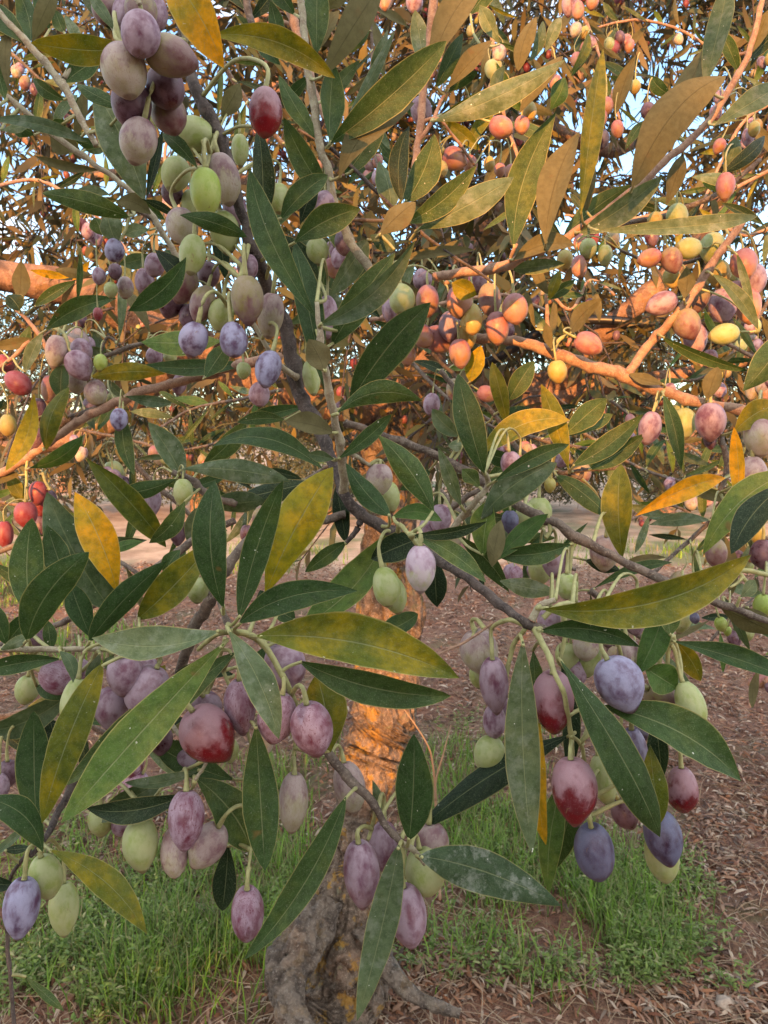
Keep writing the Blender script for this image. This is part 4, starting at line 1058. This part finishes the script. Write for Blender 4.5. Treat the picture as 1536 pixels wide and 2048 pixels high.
# ---- lit twig top right
bough('straight sunlit twig rising to the upper right corner with long tan undersides of leaves', .46,
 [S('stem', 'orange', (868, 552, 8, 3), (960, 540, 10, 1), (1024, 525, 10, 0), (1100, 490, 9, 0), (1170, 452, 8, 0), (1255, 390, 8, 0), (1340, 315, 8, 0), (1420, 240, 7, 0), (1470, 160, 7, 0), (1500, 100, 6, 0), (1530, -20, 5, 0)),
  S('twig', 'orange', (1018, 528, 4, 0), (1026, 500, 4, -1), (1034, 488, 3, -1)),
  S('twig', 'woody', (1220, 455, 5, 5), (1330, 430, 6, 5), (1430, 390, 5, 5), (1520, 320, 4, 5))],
 '''1264 376 1452 152 90 u -3 .11; 1320 236 1412 92 58 u 0; 1410 168 1458 -40 52 s -2 -.03; 1161 430 1206 98 46 y -2 .03; 1091 488 1160 262 66 u -3 .05; 1027 494 1112 224 74 g -1 .07; 1172 424 1190 328 26 u 0; 1124 478 1262 370 44 g 2; 1158 466 1324 354 54 s -1 -.05; 1190 462 1516 432 38 s -3 -.05;
 1366 308 1332 412 38 u 1; 1026 520 1150 492 42 u -1 .07; 1024 538 1130 528 32 s 1; 1428 252 1580 160 48 s -2 -.04; 1446 346 1530 272 34 d 0; 1447 346 1474 272 36 s 1; 1230 230 1272 110 36 u 4; 1220 190 1190 150 30 g 5; 1340 190 1300 150 30 g 6; 1500 110 1536 20 36 u 0; 1480 150 1440 60 30 g 3; 1500 120 1560 60 30 d 1; 1250 300 1290 240 22 g 5''',
 '''1450 372 38 52 0 k -1; 1192 208 32 30 0 k 4; 1212 212 30 28 0 k 4; 1202 236 26 34 0 k 4; 1235 258 26 34 10 k 4; 1204 278 30 36 0 B 5; 1270 174 24 22 0 y 5; 1296 222 30 30 0 r 5; 1508 258 24 30 0 y 3; 1495 275 24 36 0 p 4; 1438 292 26 28 -20 k 4; 1432 225 26 26 0 p 4; 1440 195 26 28 0 p 4; 1187 318 22 28 0 k 4; 1354 432 44 32 0 g 3; 1310 442 32 28 0 y 3''')

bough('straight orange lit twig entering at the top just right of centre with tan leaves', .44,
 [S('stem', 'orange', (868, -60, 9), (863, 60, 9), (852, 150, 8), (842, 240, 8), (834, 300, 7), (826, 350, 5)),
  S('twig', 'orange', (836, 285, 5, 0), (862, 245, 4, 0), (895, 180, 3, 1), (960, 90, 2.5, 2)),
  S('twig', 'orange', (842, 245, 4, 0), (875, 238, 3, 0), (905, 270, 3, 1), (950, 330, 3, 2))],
 '''858 152 968 -40 64 u -1 .05; 892 180 985 80 38 u 0; 892 186 957 143 28 g 1; 872 176 926 66 36 g 0; 905 152 942 90 32 u 2; 868 242 1130 120 54 s -2 -.05; 1038 228 1126 112 38 u 2; 1036 142 1072 34 38 u 1; 1060 122 1086 42 24 s 2; 1090 104 1122 34 28 s 2; 880 230 1000 180 34 y 3; 845 250 790 140 30 g 4; 850 140 830 20 40 s 3; 884 240 960 300 30 y 3; 930 300 1010 180 30 y 4; 1100 220 1130 155 40 b 3;
 986 200 1010 130 30 s 4; 940 30 1000 -40 40 g 3; 1000 90 960 10 34 s 3''',
 '''842 222 44 54 5 p 2; 908 318 46 34 75 k 2; 881 338 30 34 0 y 1; 1002 254 44 40 60 k 2; 1044 250 32 34 0 k 3; 1060 222 30 40 0 y 3; 880 310 26 34 0 y 2; 940 330 30 40 0 k 3; 978 328 24 30 0 y 4; 1022 345 26 34 0 k 4; 1156 20 26 36 0 k 5; 1184 2 26 34 0 k 5; 1138 8 30 44 0 p 6; 1110 165 26 22 0 k 5; 1000 340 24 22 0 k 5''')

# ---- top centre stem
bough('slender olive brown stem at the top centre with broad green leaves held upright', .39,
 [S('stem', 'young', (598, -60, 7), (605, 30, 7), (612, 110, 7), (626, 200, 8), (640, 290, 8), (656, 340, 8), (672, 420, 8), (700, 482, 9), (735, 530, 9), (760, 580, 8)),
  S('twig', 'dark', (640, 280, 4, 1), (700, 330, 4, 1), (770, 400, 4, 1), (860, 480, 3.5, 1), (950, 540, 3, 1), (985, 565, 2.5, 1)),
  S('twig', 'woody', (760, 470, 5, -1), (790, 440, 5, -1), (812, 442, 4, -1), (700, 440, 3, 1))],
 '''632 112 634 -40 56 g 1 0; 644 156 768 -40 66 u -1 .05; 662 286 893 82 76 g -2 -.03; 678 356 829 206 70 u -2 .09; 660 286 668 128 54 g 0; 636 280 558 150 38 g 0 .06; 676 416 567 234 54 g 1 .05; 690 352 772 214 56 g 1; 802 402 819 252 44 d -2 .08; 812 404 869 268 66 g -1 -.05; 812 446 953 331 54 g -3 -.07; 838 458 1028 354 64 s -2 -.04; 760 470 831 404 50 u -4; 782 422 758 322 48 s 1; 735 480 742 420 34 u 1;
 560 90 540 0 34 g 2; 590 30 540 -40 40 g 2; 650 200 720 120 30 s 3; 690 250 790 60 24 s 4; 740 150 775 60 26 s 4; 770 150 745 40 22 u 5; 700 480 740 560 40 s 2; 790 500 740 470 38 s -1; 640 20 700 -30 30 u 3; 560 110 520 60 30 d 2; 800 520 950 500 24 u 1; 870 520 920 480 24 u 2; 820 480 790 570 20 u 2''',
 '''''')

bough('orange brown twig at the top between plum cluster and centre stem', .50,
 [S('stem', 'orange', (560, -60, 9), (580, 20, 9), (600, 90, 9), (625, 170, 8), (650, 240, 6)), S('twig', 'woody', (480, -60, 7, -4), (492, 0, 7, -4), (505, 50, 7, -4), (516, 75, 6, -4)), S('twig', 'orange', (600, 60, 4), (560, 40, 4), (510, 28, 3))],
 '''490 20 445 -60 50 d -3; 500 40 560 -40 36 d -2; 520 70 470 30 20 s -1; 620 150 560 210 26 g 1; 600 60 650 20 26 u 1; 640 100 680 20 28 u 0; 516 75 560 130 34 g -4''',
 '''770 -10 34 70 0 k 2; 828 5 36 36 0 p 4''')

# ---- top left twigs
bough('grey twig from the top left corner, its broad sage leaf beside the plum olives', .42,
 [S('stem', 'young', (-40, -20, 6), (0, 28, 7), (60, 92, 7), (95, 130, 7), (125, 170, 8), (150, 215, 7), (175, 262, 6), (195, 292, 5)),
  S('twig', 'young', (124, 168, 6), (138, 140, 6), (152, 112, 5)),],
 '''290 400 188 178 90 s -2 -.06; 246 216 153 167 32 g -5 .05; 292 400 326 258 22 d -3; 118 -30 65 84 38 u -2; 60 92 -30 0 50 g 0; 130 165 200 118 46 g 0; 60 85 30 -30 46 g 1; 20 190 22 60 26 u 0; 10 200 -20 90 40 g 0; 128 200 65 158 30 g 0; 130 240 110 260 30 g 1; 150 280 170 180 26 u 1; 100 60 70 -10 30 g 2; 128 65 110 20 30 g 2; 195 290 150 280 24 g 2; 160 100 130 30 24 s 2; 105 255 155 190 24 s 2''', '')

bough('thin narrow-leaved twig from the left edge sloping down to the middle left', .44,
 [S('stem', 'young', (-40, 160, 5), (0, 182, 5), (50, 222, 6), (105, 268, 6), (160, 308, 6), (220, 350, 5), (270, 390, 5), (310, 440, 6), (345, 500, 6), (372, 540, 5)),
  S('twig', 'woody', (310, 440, 5), (280, 425, 5), (262, 418, 4))],
 '''-20 240 175 284 30 s -2 .05; 258 434 84 386 46 g -3 -.04; 232 404 302 428 38 u -2 .12; 205 340 70 312 22 u 0; 100 262 160 300 60 u 2; 220 390 150 385 22 s 1; 236 490 215 425 50 s -1; 205 470 190 435 40 g 2; 160 500 155 600 14 g 4; 270 395 330 440 30 g 3; 300 460 250 470 30 s 3; 0 260 60 250 20 s -1; 170 300 220 290 24 s 2; 370 540 330 500 26 g 3; 70 270 20 240 40 g 2''',
 '''228 500 40 48 0 b -1; 197 552 28 34 5 p 3; 230 543 28 32 0 r 3; 222 580 28 28 0 g 3; 250 575 34 44 0 n 4; 308 530 42 40 0 p 2; 288 562 40 50 0 p 3; 196 628 20 26 0 K 6''')

# ---- mid left bough
bough('branch with mauve olives rising from the left edge, its lower end lit orange', .58,
 [S('stem', 'orange', (-60, 975, 8, 2), (0, 948, 8, 1), (60, 912, 8, 0), (110, 876, 8, 0), (150, 846, 8, 0), (200, 820, 9, 0), (290, 780, 9, 0), (350, 768, 9, 1), (412, 750, 9, 0), (480, 730, 10, -2), (560, 712, 9, -6)),
  S('twig', 'woody', (118, 848, 7, 2), (160, 828, 7, 1), (200, 815, 6, 0)),
  S('twig', 'woody', (205, 715, 4, 0), (240, 700, 5, 0), (290, 686, 4, 0)),
  S('twig', 'orange', (35, 620, 4, 2), (75, 665, 4, 1), (95, 700, 4, 1)),
  S('twig', 'orange', (-20, 745, 4, 0), (20, 720, 4, 0), (60, 680, 4, 0)),
  S('fruit_stalk', 'stalk', (108, 655, 4, 0), (130, 670, 4, -1), (136, 705, 4, -1)),
  S('twig', 'woody', (240, 690, 3, 0), (215, 675, 3, 0), (203, 702, 3, 0)),
  S('fruit_stalk', 'stalk', (54, 920, 3, 0), (53, 960, 3, 0), (54, 1000, 3, 0)),
  S('fruit_stalk', 'stalk', (86, 945, 3, 0), (92, 965, 3, 0), (100, 980, 3, 0)),
  S('twig', 'woody', (345, 945, 6, -8), (378, 957, 7, -8), (417, 988, 8, -8), (470, 1010, 7, -8))],
 '''92 660 234 596 46 g -2 .07; 445 682 282 684 56 b -1 0; 506 724 284 730 38 g -2 .03; 410 756 456 688 46 g -4; 180 754 332 748 40 y -1 .04; 250 792 346 806 26 s -1; 246 832 268 950 38 g -2 -.06; 68 788 11 942 40 Y -3 .06; 92 900 138 774 42 y -2 .05; 122 800 125 730 42 g -1; 60 936 166 872 38 b -2 -.08; 50 745 86 665 28 s -1; 40 710 60 650 26 g 1;
 38 602 42 520 36 u 0; 40 620 15 590 40 d 0; -20 694 72 678 26 u 0; 240 528 303 510 34 s 0; 110 538 184 550 22 u 0; 70 612 150 562 26 g 1; 238 680 242 548 20 s -2; 300 666 240 572 28 u 0; 352 958 228 986 40 g -8 .05; 366 956 296 844 54 s -6 -.05; 362 938 580 962 52 s -9 .04; 404 932 494 840 46 g -6; 645 938 425 892 50 g -10 -.10; 612 812 475 846 32 g -6; 560 820 510 830 24 s -4;
 332 1094 171 915 58 y -9 -.06; 370 1002 298 1086 44 g -10 .04; 376 1090 395 1015 38 s -7; 340 1130 370 1095 34 g -8; 45 1000 15 950 30 y 2; 40 950 -40 960 34 u 1; 20 950 50 1010 32 y 3; 60 540 140 555 18 Y 2; 145 560 180 520 16 Y 3; 215 700 150 700 20 s 3; 160 790 190 860 24 s 4; 215 760 260 800 20 s 3; 180 660 210 700 24 s 4; 0 820 8 800 20 d 2; 420 1010 530 1000 50 s -7; 560 1010 640 1040 36 g -7; 640 960 470 1000 50 d -6''',
 '''112 702 46 64 -8 n -1; 157 730 54 50 30 p -1; 160 702 46 46 0 p 1; 152 682 48 48 0 n 2; 152 762 44 46 0 n 1; 193 785 46 52 10 n 0; 201 725 28 34 0 G -1; 238 838 36 44 0 b -3; 35 767 46 60 50 K -1; 10 728 36 40 40 K 1; 97 777 30 54 0 k 1; 78 818 30 44 0 r 1; 76 878 34 44 0 r 0; 15 850 34 44 0 y 0; 184 812 40 44 0 p 2; 305 1003 38 58 0 p -6; 365 984 40 54 0 g -9; 355 1063 36 54 0 r -7; 390 1050 36 50 0 g -6; 52 1028 46 48 0 K -1; 76 985 38 46 0 K 1; 10 1068 34 54 0 K -1; 80 1010 36 48 0 K 2; 310 712 34 34 0 p 2; 340 712 28 20 0 g 3; 358 768 30 42 -10 p 2; 160 640 30 28 0 r 3; 175 690 30 34 0 p 3; 225 800 26 28 0 g 3; 100 1000 30 40 0 r 3; 82 1050 30 40 0 r 2; 486 740 30 32 0 g -1''')

# ------------------------------------------------------------------ looser twigs further in
def wild_bough(label, pts, d, seed, warm=False, nol=10, group='thin olive twigs hanging further back'):
    """pts: picture path [(x,y)]; leaves in pairs, olives in little bunches"""
    st = random.getstate(); random.seed(seed)
    k = 1.0
    stems = [S('stem', 'orange' if warm else 'woody', *[(x, y, max(2.2, 4.2 * (1 - 0.45 * i / len(pts))) / d * 0.8, random.uniform(-2, 2)) for i, (x, y) in enumerate(pts)])]
    lv, ol = [], []
    px_len = 0.052 * FPX / d
    # walk the path
    segs = []
    for a, b in zip(pts[:-1], pts[1:]):
        L = math.hypot(b[0] - a[0], b[1] - a[1]); n = max(1, int(L / (0.020 * FPX / d)))
        for i in range(n):
            t = i / n; segs.append((a[0] + (b[0] - a[0]) * t, a[1] + (b[1] - a[1]) * t, math.atan2(b[1] - a[1], b[0] - a[0])))
    for i, (x, y, an) in enumerate(segs[:48]):
        for sg in (-1, 1):
            if random.random() < 0.18: continue
            th = an + sg * random.uniform(0.35, 1.25)
            L = px_len * random.uniform(0.65, 1.2) * random.choice([1, 1, 0.8])
            w = L * random.uniform(0.17, 0.27) * random.choice([1, 1, 0.55])
            kind = random.choice(['g', 's', 'u', 'u', 'd', 's', 'b', 'y'] if warm else ['g', 's', 's', 'd', 'u', 'g', 'g', 'b'])
            lv.append('%.0f %.0f %.0f %.0f %.1f %s %.1f' % (x + math.cos(th) * 6, y + math.sin(th) * 6, x + math.cos(th) * L, y + math.sin(th) * L + 8, w, kind, random.uniform(-1.5, 3)))
    i = 0
    while i < nol * 0.65 and segs:
        x, y, an = random.choice(segs)
        for q in range(random.choice([1, 2, 3, 4])):
            w = 0.0155 * FPX / d * random.uniform(0.8, 1.1)
            ol.append('%.0f %.0f %.1f %.1f %.0f %s %.1f' % (x + random.uniform(-1, 1) * w, y + w * random.uniform(0.9, 2.4), w, w * 1.25, random.uniform(-25, 25), random.choice('kkKprmgny' if warm else 'pprmgnSk'), random.uniform(-1, 2)))
            i += 1
    bough(label, d, stems, ';'.join(lv), ';'.join(ol), group=None)
    random.setstate(st)

W = [
 ('thin twig with red and pink olives low in the upper right corner', [(1540, 90), (1450, 110), (1360, 60), (1270, 40), (1180, 60)], 1.0, 1, True, 14),
 ('thin twig drooping beside the long tan leaf at the upper right', [(1130, -20), (1180, 60), (1210, 150), (1240, 240)], .95, 2, True, 8),
 ('dark twig crossing under the long tan leaf at right', [(1560, 330), (1440, 390), (1330, 425), (1220, 440), (1130, 430)], .85, 3, True, 6),
 ('thin twig with small yellow and red olives near the right edge at the top', [(1560, 200), (1490, 240), (1440, 330), (1400, 420)], .9, 4, True, 12),
 ('twig hanging just right of the upright orange lit twig', [(960, -30), (985, 80), (1000, 200), (1040, 330), (1060, 440)], .8, 5, True, 9),
 ('twig behind the central upright stem near the top', [(740, -30), (745, 100), (735, 230), (765, 370)], .9, 6, False, 5),
 ('dark thin twig behind the sage leaves at the far upper left', [(-30, 60), (60, 140), (150, 230), (230, 330)], 1.0, 7, False, 5),
 ('tangled thin twig at the left behind the sloping twig', [(-30, 380), (70, 360), (150, 400), (230, 470), (290, 560)], .9, 8, True, 7),
 ('thin grey twig hanging below the right sunlit branch near the edge', [(1560, 560), (1500, 660), (1430, 740), (1370, 760), (1330, 720)], .9, 9, False, 10),
 ('grey green twigs in the gap below the sunlit branch at the far right', [(1560, 1080), (1440, 1060), (1340, 1010), (1260, 1040)], .9, 10, False, 5),
 ('drooping twig with small olives left of the sunlit limb on the right', [(1080, 560), (1140, 620), (1180, 560), (1230, 590)], 1.0, 11, True, 6),
 ('thin twig left of centre behind the hanging olives', [(330, 120), (345, 220), (330, 320), (360, 420)], .85, 12, True, 7),
 ('short twig with mauve olives at the far right behind the pale olives', [(1560, 740), (1480, 700), (1400, 660), (1340, 640)], .8, 13, False, 9),
 ('thin twig at the left edge beneath the lit bough end', [(-30, 1000), (40, 1010), (110, 1020), (160, 1060)], .85, 14, True, 5),
 ('grey twig in the middle left gap above the field', [(560, 780), (470, 800), (380, 820), (300, 870)], .95, 15, False, 5),
 ('leafy twig behind the orange olives right of centre', [(740, 640), (830, 620), (920, 600), (1010, 590), (1090, 620)], .75, 16, True, 9),
 ('leafy twig behind the centre cluster of olives', [(440, 120), (520, 240), (600, 330), (680, 520), (700, 640)], .62, 17, False, 8),
 ('small twig with yellow leaves at the right edge', [(1570, 440), (1500, 470), (1420, 450), (1350, 470)], .8, 18, True, 8),
 ('grey twig with narrow leaves near the right edge above the ground litter', [(1580, 1180), (1500, 1210), (1440, 1260), (1400, 1310)], .8, 19, False, 6),
 ('low twig with small pink olives close to the ground at the right edge', [(1580, 1300), (1520, 1330), (1480, 1350)], 1.1, 20, True, 6),
 ('narrow leaved twig over the field left of the trunk', [(700, 900), (610, 960), (520, 990), (420, 1010)], .8, 21, False, 3),
 ('loose twig over the gap between centre stem and right branch', [(820, 720), (900, 800), (1000, 860), (1110, 880)], .85, 22, False, 6),
 ('loose twig behind the two upright yellow leaves at right', [(1100, 820), (1190, 880), (1290, 940), (1400, 960), (1540, 900)], .9, 23, False, 6),
 ('thin twig over the far trees in the left middle', [(160, 860), (260, 880), (360, 900), (450, 880)], 1.0, 24, False, 5),
 ('thin twig over the far trees at the right middle', [(1220, 800), (1300, 860), (1390, 900), (1500, 1000)], 1.1, 25, False, 5),
 ('small leafy twig between the dark branch and the right grey twig', [(880, 980), (960, 1060), (1050, 1100), (1150, 1140)], .7, 26, False, 4),
 ('green leafy twig at the left behind the upright leaves', [(-30, 1120), (60, 1080), (150, 1090), (250, 1130), (330, 1200)], .55, 27, False, 4),
 ('leafy green twig behind the bunch at lower left', [(-30, 1440), (100, 1420), (220, 1470), (340, 1500)], .5, 28, False, 6),
 ('green twig in front of the field right of the yellow green leaf', [(1560, 960), (1470, 1000), (1380, 1080), (1300, 1150)], .6, 29, False, 5),
 ('small leafy green twig beneath the dark branch at centre', [(840, 1080), (900, 1020), (960, 980), (1040, 960)], .5, 30, False, 4),
 ('leafy twig filling the gap left of the star of leaves', [(230, 880), (300, 960), (380, 1030), (430, 1100)], .6, 31, False, 4),
 ('green twig right of centre above the brown twig', [(880, 740), (960, 830), (1080, 880), (1200, 900)], .65, 32, False, 5),
 ('green leafed twig behind the right hand fruit cluster', [(1180, 1180), (1240, 1240), (1310, 1290), (1420, 1300)], .5, 33, False, 7),
]
for a in W: wild_bough(*a)

# ------------------------------------------------------------------ black irrigation hose strung through the tree
def hose(label, pts, rad):
    p3 = [P(x, y, d) for x, y, d in pts]
    path, rd = spline(p3, [rad] * len(p3), 8)
    V, F = tube_data(path, rd, 12)
    m, nt, out = new_mat('black_plastic'); g = NT(nt)
    pb = g.n('BsdfPrincipled'); pb.inputs['Base Color'].default_value = (0.012, 0.013, 0.016, 1); pb.inputs['Roughness'].default_value = 0.38
    g.l(pb.outputs[0], out.inputs['Surface'])
    o = link('irrigation_hose', mesh_of('irrigation_hose', V, F), m)
    o['label'] = label; o['category'] = 'hose'
hose('black irrigation hose strung behind the sunlit limb on the right', [(940, 745, 1.75), (1030, 695, 1.7), (1110, 648, 1.66), (1200, 640, 1.62), (1300, 648, 1.6), (1420, 646, 1.6), (1580, 652, 1.6)], 0.0105)

# ------------------------------------------------------------------ grass, weeds, fallen leaves, straw
grass_mat = island_mat('grass', [(0.08, 0.17, 0.02), (0.17, 0.33, 0.03), (0.24, 0.40, 0.06), (0.09, 0.18, 0.04), (0.24, 0.28, 0.10), (0.08, 0.16, 0.03), (0.34, 0.28, 0.15)], None, 0.5, 0.3)
weed_mat = island_mat('weeds', [(0.09, 0.16, 0.03), (0.21, 0.29, 0.07), (0.13, 0.21, 0.05), (0.34, 0.34, 0.17)], None, 0.6, 0.25)
litter_mat = island_mat('litter', [(0.09, 0.035, 0.018), (0.28, 0.13, 0.065), (0.05, 0.025, 0.016), (0.32, 0.21, 0.14), (0.14, 0.055, 0.03), (0.46, 0.37, 0.28), (0.06, 0.035, 0.025), (0.34, 0.19, 0.12)], None, 0.7, 0.0)
straw_mat = island_mat('straw', [(0.40, 0.30, 0.19), (0.28, 0.19, 0.12), (0.46, 0.38, 0.27)], None, 0.7, 0.1)
stone_mat = simple_mat('stone', (0.42, 0.34, 0.27), 0.9, 0.35, 60)

def sample_px(regions, n, rnd, thr=-0.10):
    """regions: (cx, cy, rx, ry, weight) in the picture -> points on the soil"""
    tot = sum(r[4] for r in regions); out = []
    for r in regions:
        for _ in range(int(n * r[4] / tot)):
            a = rnd.uniform(0, 6.283); q = math.sqrt(rnd.random())
            g_ = G(r[0] + math.cos(a) * q * r[2], r[1] + math.sin(a) * q * r[3])
            if g_ is not None and 0.9 < g_.y < 14:
                if noise.noise(Vector((g_.x * 3.1, g_.y * 3.1, 9))) + .5 * noise.noise(Vector((g_.x * 11, g_.y * 11, 2))) + rnd.uniform(-.15, .15) > thr: out.append((g_.x, g_.y))
    return out

def blades(name, pts, hmin, hmax, w, mat, lean=0.5, rnd=random):
    V, T = [], []
    for (x, y) in pts:
        z = gz(x, y) - 0.004; h = rnd.uniform(hmin, hmax); a = rnd.uniform(0, 6.283); le = rnd.uniform(0.1, lean) * h
        dx, dy = math.cos(a), math.sin(a); sx, sy = -dy * w * 0.5, dx * w * 0.5
        b = len(V)
        for i, t in enumerate((0, 0.35, 0.7, 1.0)):
            k = 1 - t ** 1.6; px_, py_ = x + dx * le * t * t, y + dy * le * t * t; zz = z + h * (t - 0.25 * (le / h) * t * t)
            if i < 3:
                V.append((px_ + sx * k, py_ + sy * k, zz)); V.append((px_ - sx * k, py_ - sy * k, zz))
            else: V.append((px_, py_, zz))
        T += [(b, b + 1, b + 3), (b, b + 3, b + 2), (b + 2, b + 3, b + 5), (b + 2, b + 5, b + 4), (b + 4, b + 5, b + 6)]
    o = link(name, tri_mesh(name, V, T, True), mat)
    o['kind'] = 'stuff'
    return o
rg = random.Random(5)
cl = []
regs = [(430, 1900, 130, 150, 3), (340, 1980, 150, 70, 2), (560, 1700, 60, 160, 1.6), (500, 1560, 80, 60, .8), (960, 1650, 80, 110, 2.2), (1130, 1760, 170, 110, 3), (1240, 1850, 130, 80, 2), (900, 1540, 70, 60, .8), (1000, 1850, 100, 60, .7), (120, 1780, 150, 160, .6), (620, 1480, 40, 60, .5), (80, 1180, 160, 50, .5), (1050, 1500, 80, 60, .5)]
for (x, y) in sample_px(regs + [(300, 1850, 300, 180, 3), (1050, 1800, 350, 200, 3)], 2000, rg, -0.22):
    for _ in range(rg.randint(2, 12)): cl.append((x + rg.gauss(0, .045), y + rg.gauss(0, .045)))
blades('grass', cl, 0.04, 0.15, 0.0048, grass_mat, 0.9, rg)
fg = []
for (x, y) in sample_px([(60, 1165, 190, 55, 4), (520, 1120, 160, 25, 1), (1250, 1110, 300, 25, 1.2), (150, 1290, 150, 40, .8), (1480, 1100, 120, 20, .6)], 900, rg):
    for _ in range(rg.randint(4, 12)): fg.append((x + rg.gauss(0, .09), y + rg.gauss(0, .09)))
blades('grass', fg, 0.06, 0.20, 0.012, grass_mat, 1.0, rg)
# ferny ground cover: many tiny leaflets on short stems
V_, D_, N_ = [], [], []
wr = [(250, 1760, 230, 170, 3), (130, 1980, 200, 90, 2), (1240, 1820, 200, 150, 4), (1080, 1740, 160, 120, 2), (1450, 1900, 120, 90, .6), (1180, 1940, 200, 50, 1), (980, 1700, 100, 120, 1), (600, 1850, 90, 100, .6), (60, 1150, 200, 60, .8), (1300, 1600, 60, 60, .3), (980, 1450, 120, 50, .4), (300, 1900, 300, 140, 3), (1000, 1900, 400, 100, 2)]
for (x, y) in sample_px(wr, 5200, rg, -0.12):
    z = gz(x, y); h = rg.uniform(.008, .09); n = rg.randint(5, 16)
    ax_, ay_ = rg.gauss(0, .35), rg.gauss(0, .35)
    for k in range(n):
        t = (k + 1) / n; a = rg.uniform(0, 6.283)
        V_.append((x + ax_ * h * t, y + ay_ * h * t, z + h * t)); D_.append((math.cos(a), math.sin(a), rg.uniform(-.2, .7))); N_.append((rg.gauss(0, .5), rg.gauss(0, .5), 1))
m_ = len(V_)
V, T = scatter_leaves(np.array(V_), np.array(D_, float), np.array(N_, float), rng.uniform(.007, .028, m_), rng.uniform(.003, .009, m_))
o = link('weeds', tri_mesh('weeds', V, T, True), weed_mat); o['kind'] = 'stuff'
# fallen olive leaves and chips
pts = []
for _ in range(42000):
    y = 1.0 + 7.5 * rg.random() ** 1.35; x = rg.uniform(-0.75, 0.75) * y
    if noise.noise(Vector((x * 2.2, y * 2.2, 5))) < -0.22 and rg.random() < .7: continue
    pts.append((x, y, gz(x, y) + rg.uniform(0.002, 0.012)))
for _ in range(38000):
    y = rg.uniform(2.4, 8.6); x = rg.uniform(-0.62, 0.62) * y
    if noise.noise(Vector((x * 1.3, y * 1.3, 5))) < rg.uniform(-.4, .3): continue
    pts.append((x, y, gz(x, y) + rg.uniform(0.002, 0.02)))
for (x, y) in sample_px([(1400, 1650, 160, 200, 4), (1250, 1450, 250, 90, 3), (950, 1980, 350, 70, 3), (1450, 1960, 150, 90, 2), (1300, 1980, 250, 60, 2), (700, 2000, 200, 60, 1), (350, 1650, 120, 30, 1)], 11000, rg):
    pts.append((x, y, gz(x, y) + rg.uniform(0.002, 0.016)))
m_ = len(pts)
D_ = rng.normal(0, 1, (m_, 3)); D_[:, 2] *= 0.16
N_ = rng.normal(0, .35, (m_, 3)); N_[:, 2] += 1
V, T = scatter_leaves(np.array(pts), D_, N_, rng.uniform(.018, .055, m_) * (1 + .12 * np.maximum(0, np.array(pts)[:, 1] - 2)), rng.uniform(.004, .012, m_) * (1 + .12 * np.maximum(0, np.array(pts)[:, 1] - 2)), 0.25)
o = link('leaf_litter', tri_mesh('leaf_litter', V, T, True), litter_mat); o['kind'] = 'stuff'
# dry straw and fine fallen twigs
V, T = [], []
for _ in range(3600):
    y = 1.1 + 4.5 * rg.random() ** 1.6; x = rg.uniform(-0.7, 0.7) * y; a = rg.uniform(0, 6.283); L = rg.uniform(.05, .22)
    p0 = Vector((x, y, gz(x, y) + .006)); p2 = Vector((x + math.cos(a) * L, y + math.sin(a) * L, 0)); p2.z = gz(p2.x, p2.y) + rg.uniform(.004, .03)
    p1 = (p0 + p2) / 2 + Vector((rg.gauss(0, .012), rg.gauss(0, .012), rg.uniform(.004, .02)))
    path, rd = spline([p0, p1, p2], [.0013, .001, .0005], 3)
    v2, f2 = tube_data(path, rd, 4)
    b = len(V); V += v2
    for f in f2:
        if len(f) == 4: T += [(f[0] + b, f[1] + b, f[2] + b), (f[0] + b, f[2] + b, f[3] + b)]
o = link('straw', tri_mesh('straw', V, T, True), straw_mat); o['kind'] = 'stuff'
# tall dry grass stems standing by the trunk
def stalkset(label, pts):
    t = empty('dry_weed', label, 'dry weed', P(pts[0][0][0], pts[0][0][1], pts[0][0][2]))
    for q in pts:
        p3 = [P(x, y, d) for x, y, d in q]
        path, rd = spline(p3, [.0032, .0026, .0018, .001][:len(p3)] if len(p3) <= 4 else [.003] * len(p3), 5)
        V, F = tube_data(path, rd, 6, .2, 60)
        link('stem', mesh_of('stem', V, F), straw_mat, t)
stalkset('forked dry weed stalk standing right beside the sunlit trunk', [[(872, 1620, 1.75), (866, 1530, 1.72), (850, 1480, 1.7), (795, 1400, 1.7)], [(872, 1600, 1.74), (872, 1560, 1.72), (886, 1510, 1.7), (902, 1450, 1.7)], [(880, 1800, 1.72), (878, 1700, 1.74), (872, 1620, 1.75)]])
for k, (px_, py_, s_) in enumerate([(1455, 2010, .03), (1330, 1770, .012), (330, 1740, .012), (60, 1690, .014), (1200, 1980, .01)]):
    g_ = G(px_, py_)
    V, F = [], []
    nu, nv = 12, 8
    for j in range(nv + 1):
        th = math.pi * j / nv
        for i in range(nu):
            ph = 2 * math.pi * i / nu
            q = Vector((math.sin(th) * math.cos(ph), math.sin(th) * math.sin(ph) * .8, math.cos(th) * .7))
            q *= s_ * (1 + .5 * noise.noise(q * 1.7 + Vector((k * 5, 0, 0))))
            V.append(q)
    for j in range(nv):
        for i in range(nu):
            F.append((j * nu + i, (j + 1) * nu + i, (j + 1) * nu + (i + 1) % nu, j * nu + (i + 1) % nu))
    o = link('stone', mesh_of('stone', V, F), stone_mat)
    o.location = (g_.x, g_.y, gz(g_.x, g_.y) + s_ * .3)
    o['category'] = 'stone'; o['group'] = 'small stones on the soil'
    o['label'] = ['orange tinted stone lying on the litter in the bottom right corner', 'tiny pale stone in the litter under the right fruit cluster', 'tiny pale stone among the weeds below the pale olives', 'small stone on the red soil at the left edge', 'tiny stone in the litter left of the bottom right stone'][k]
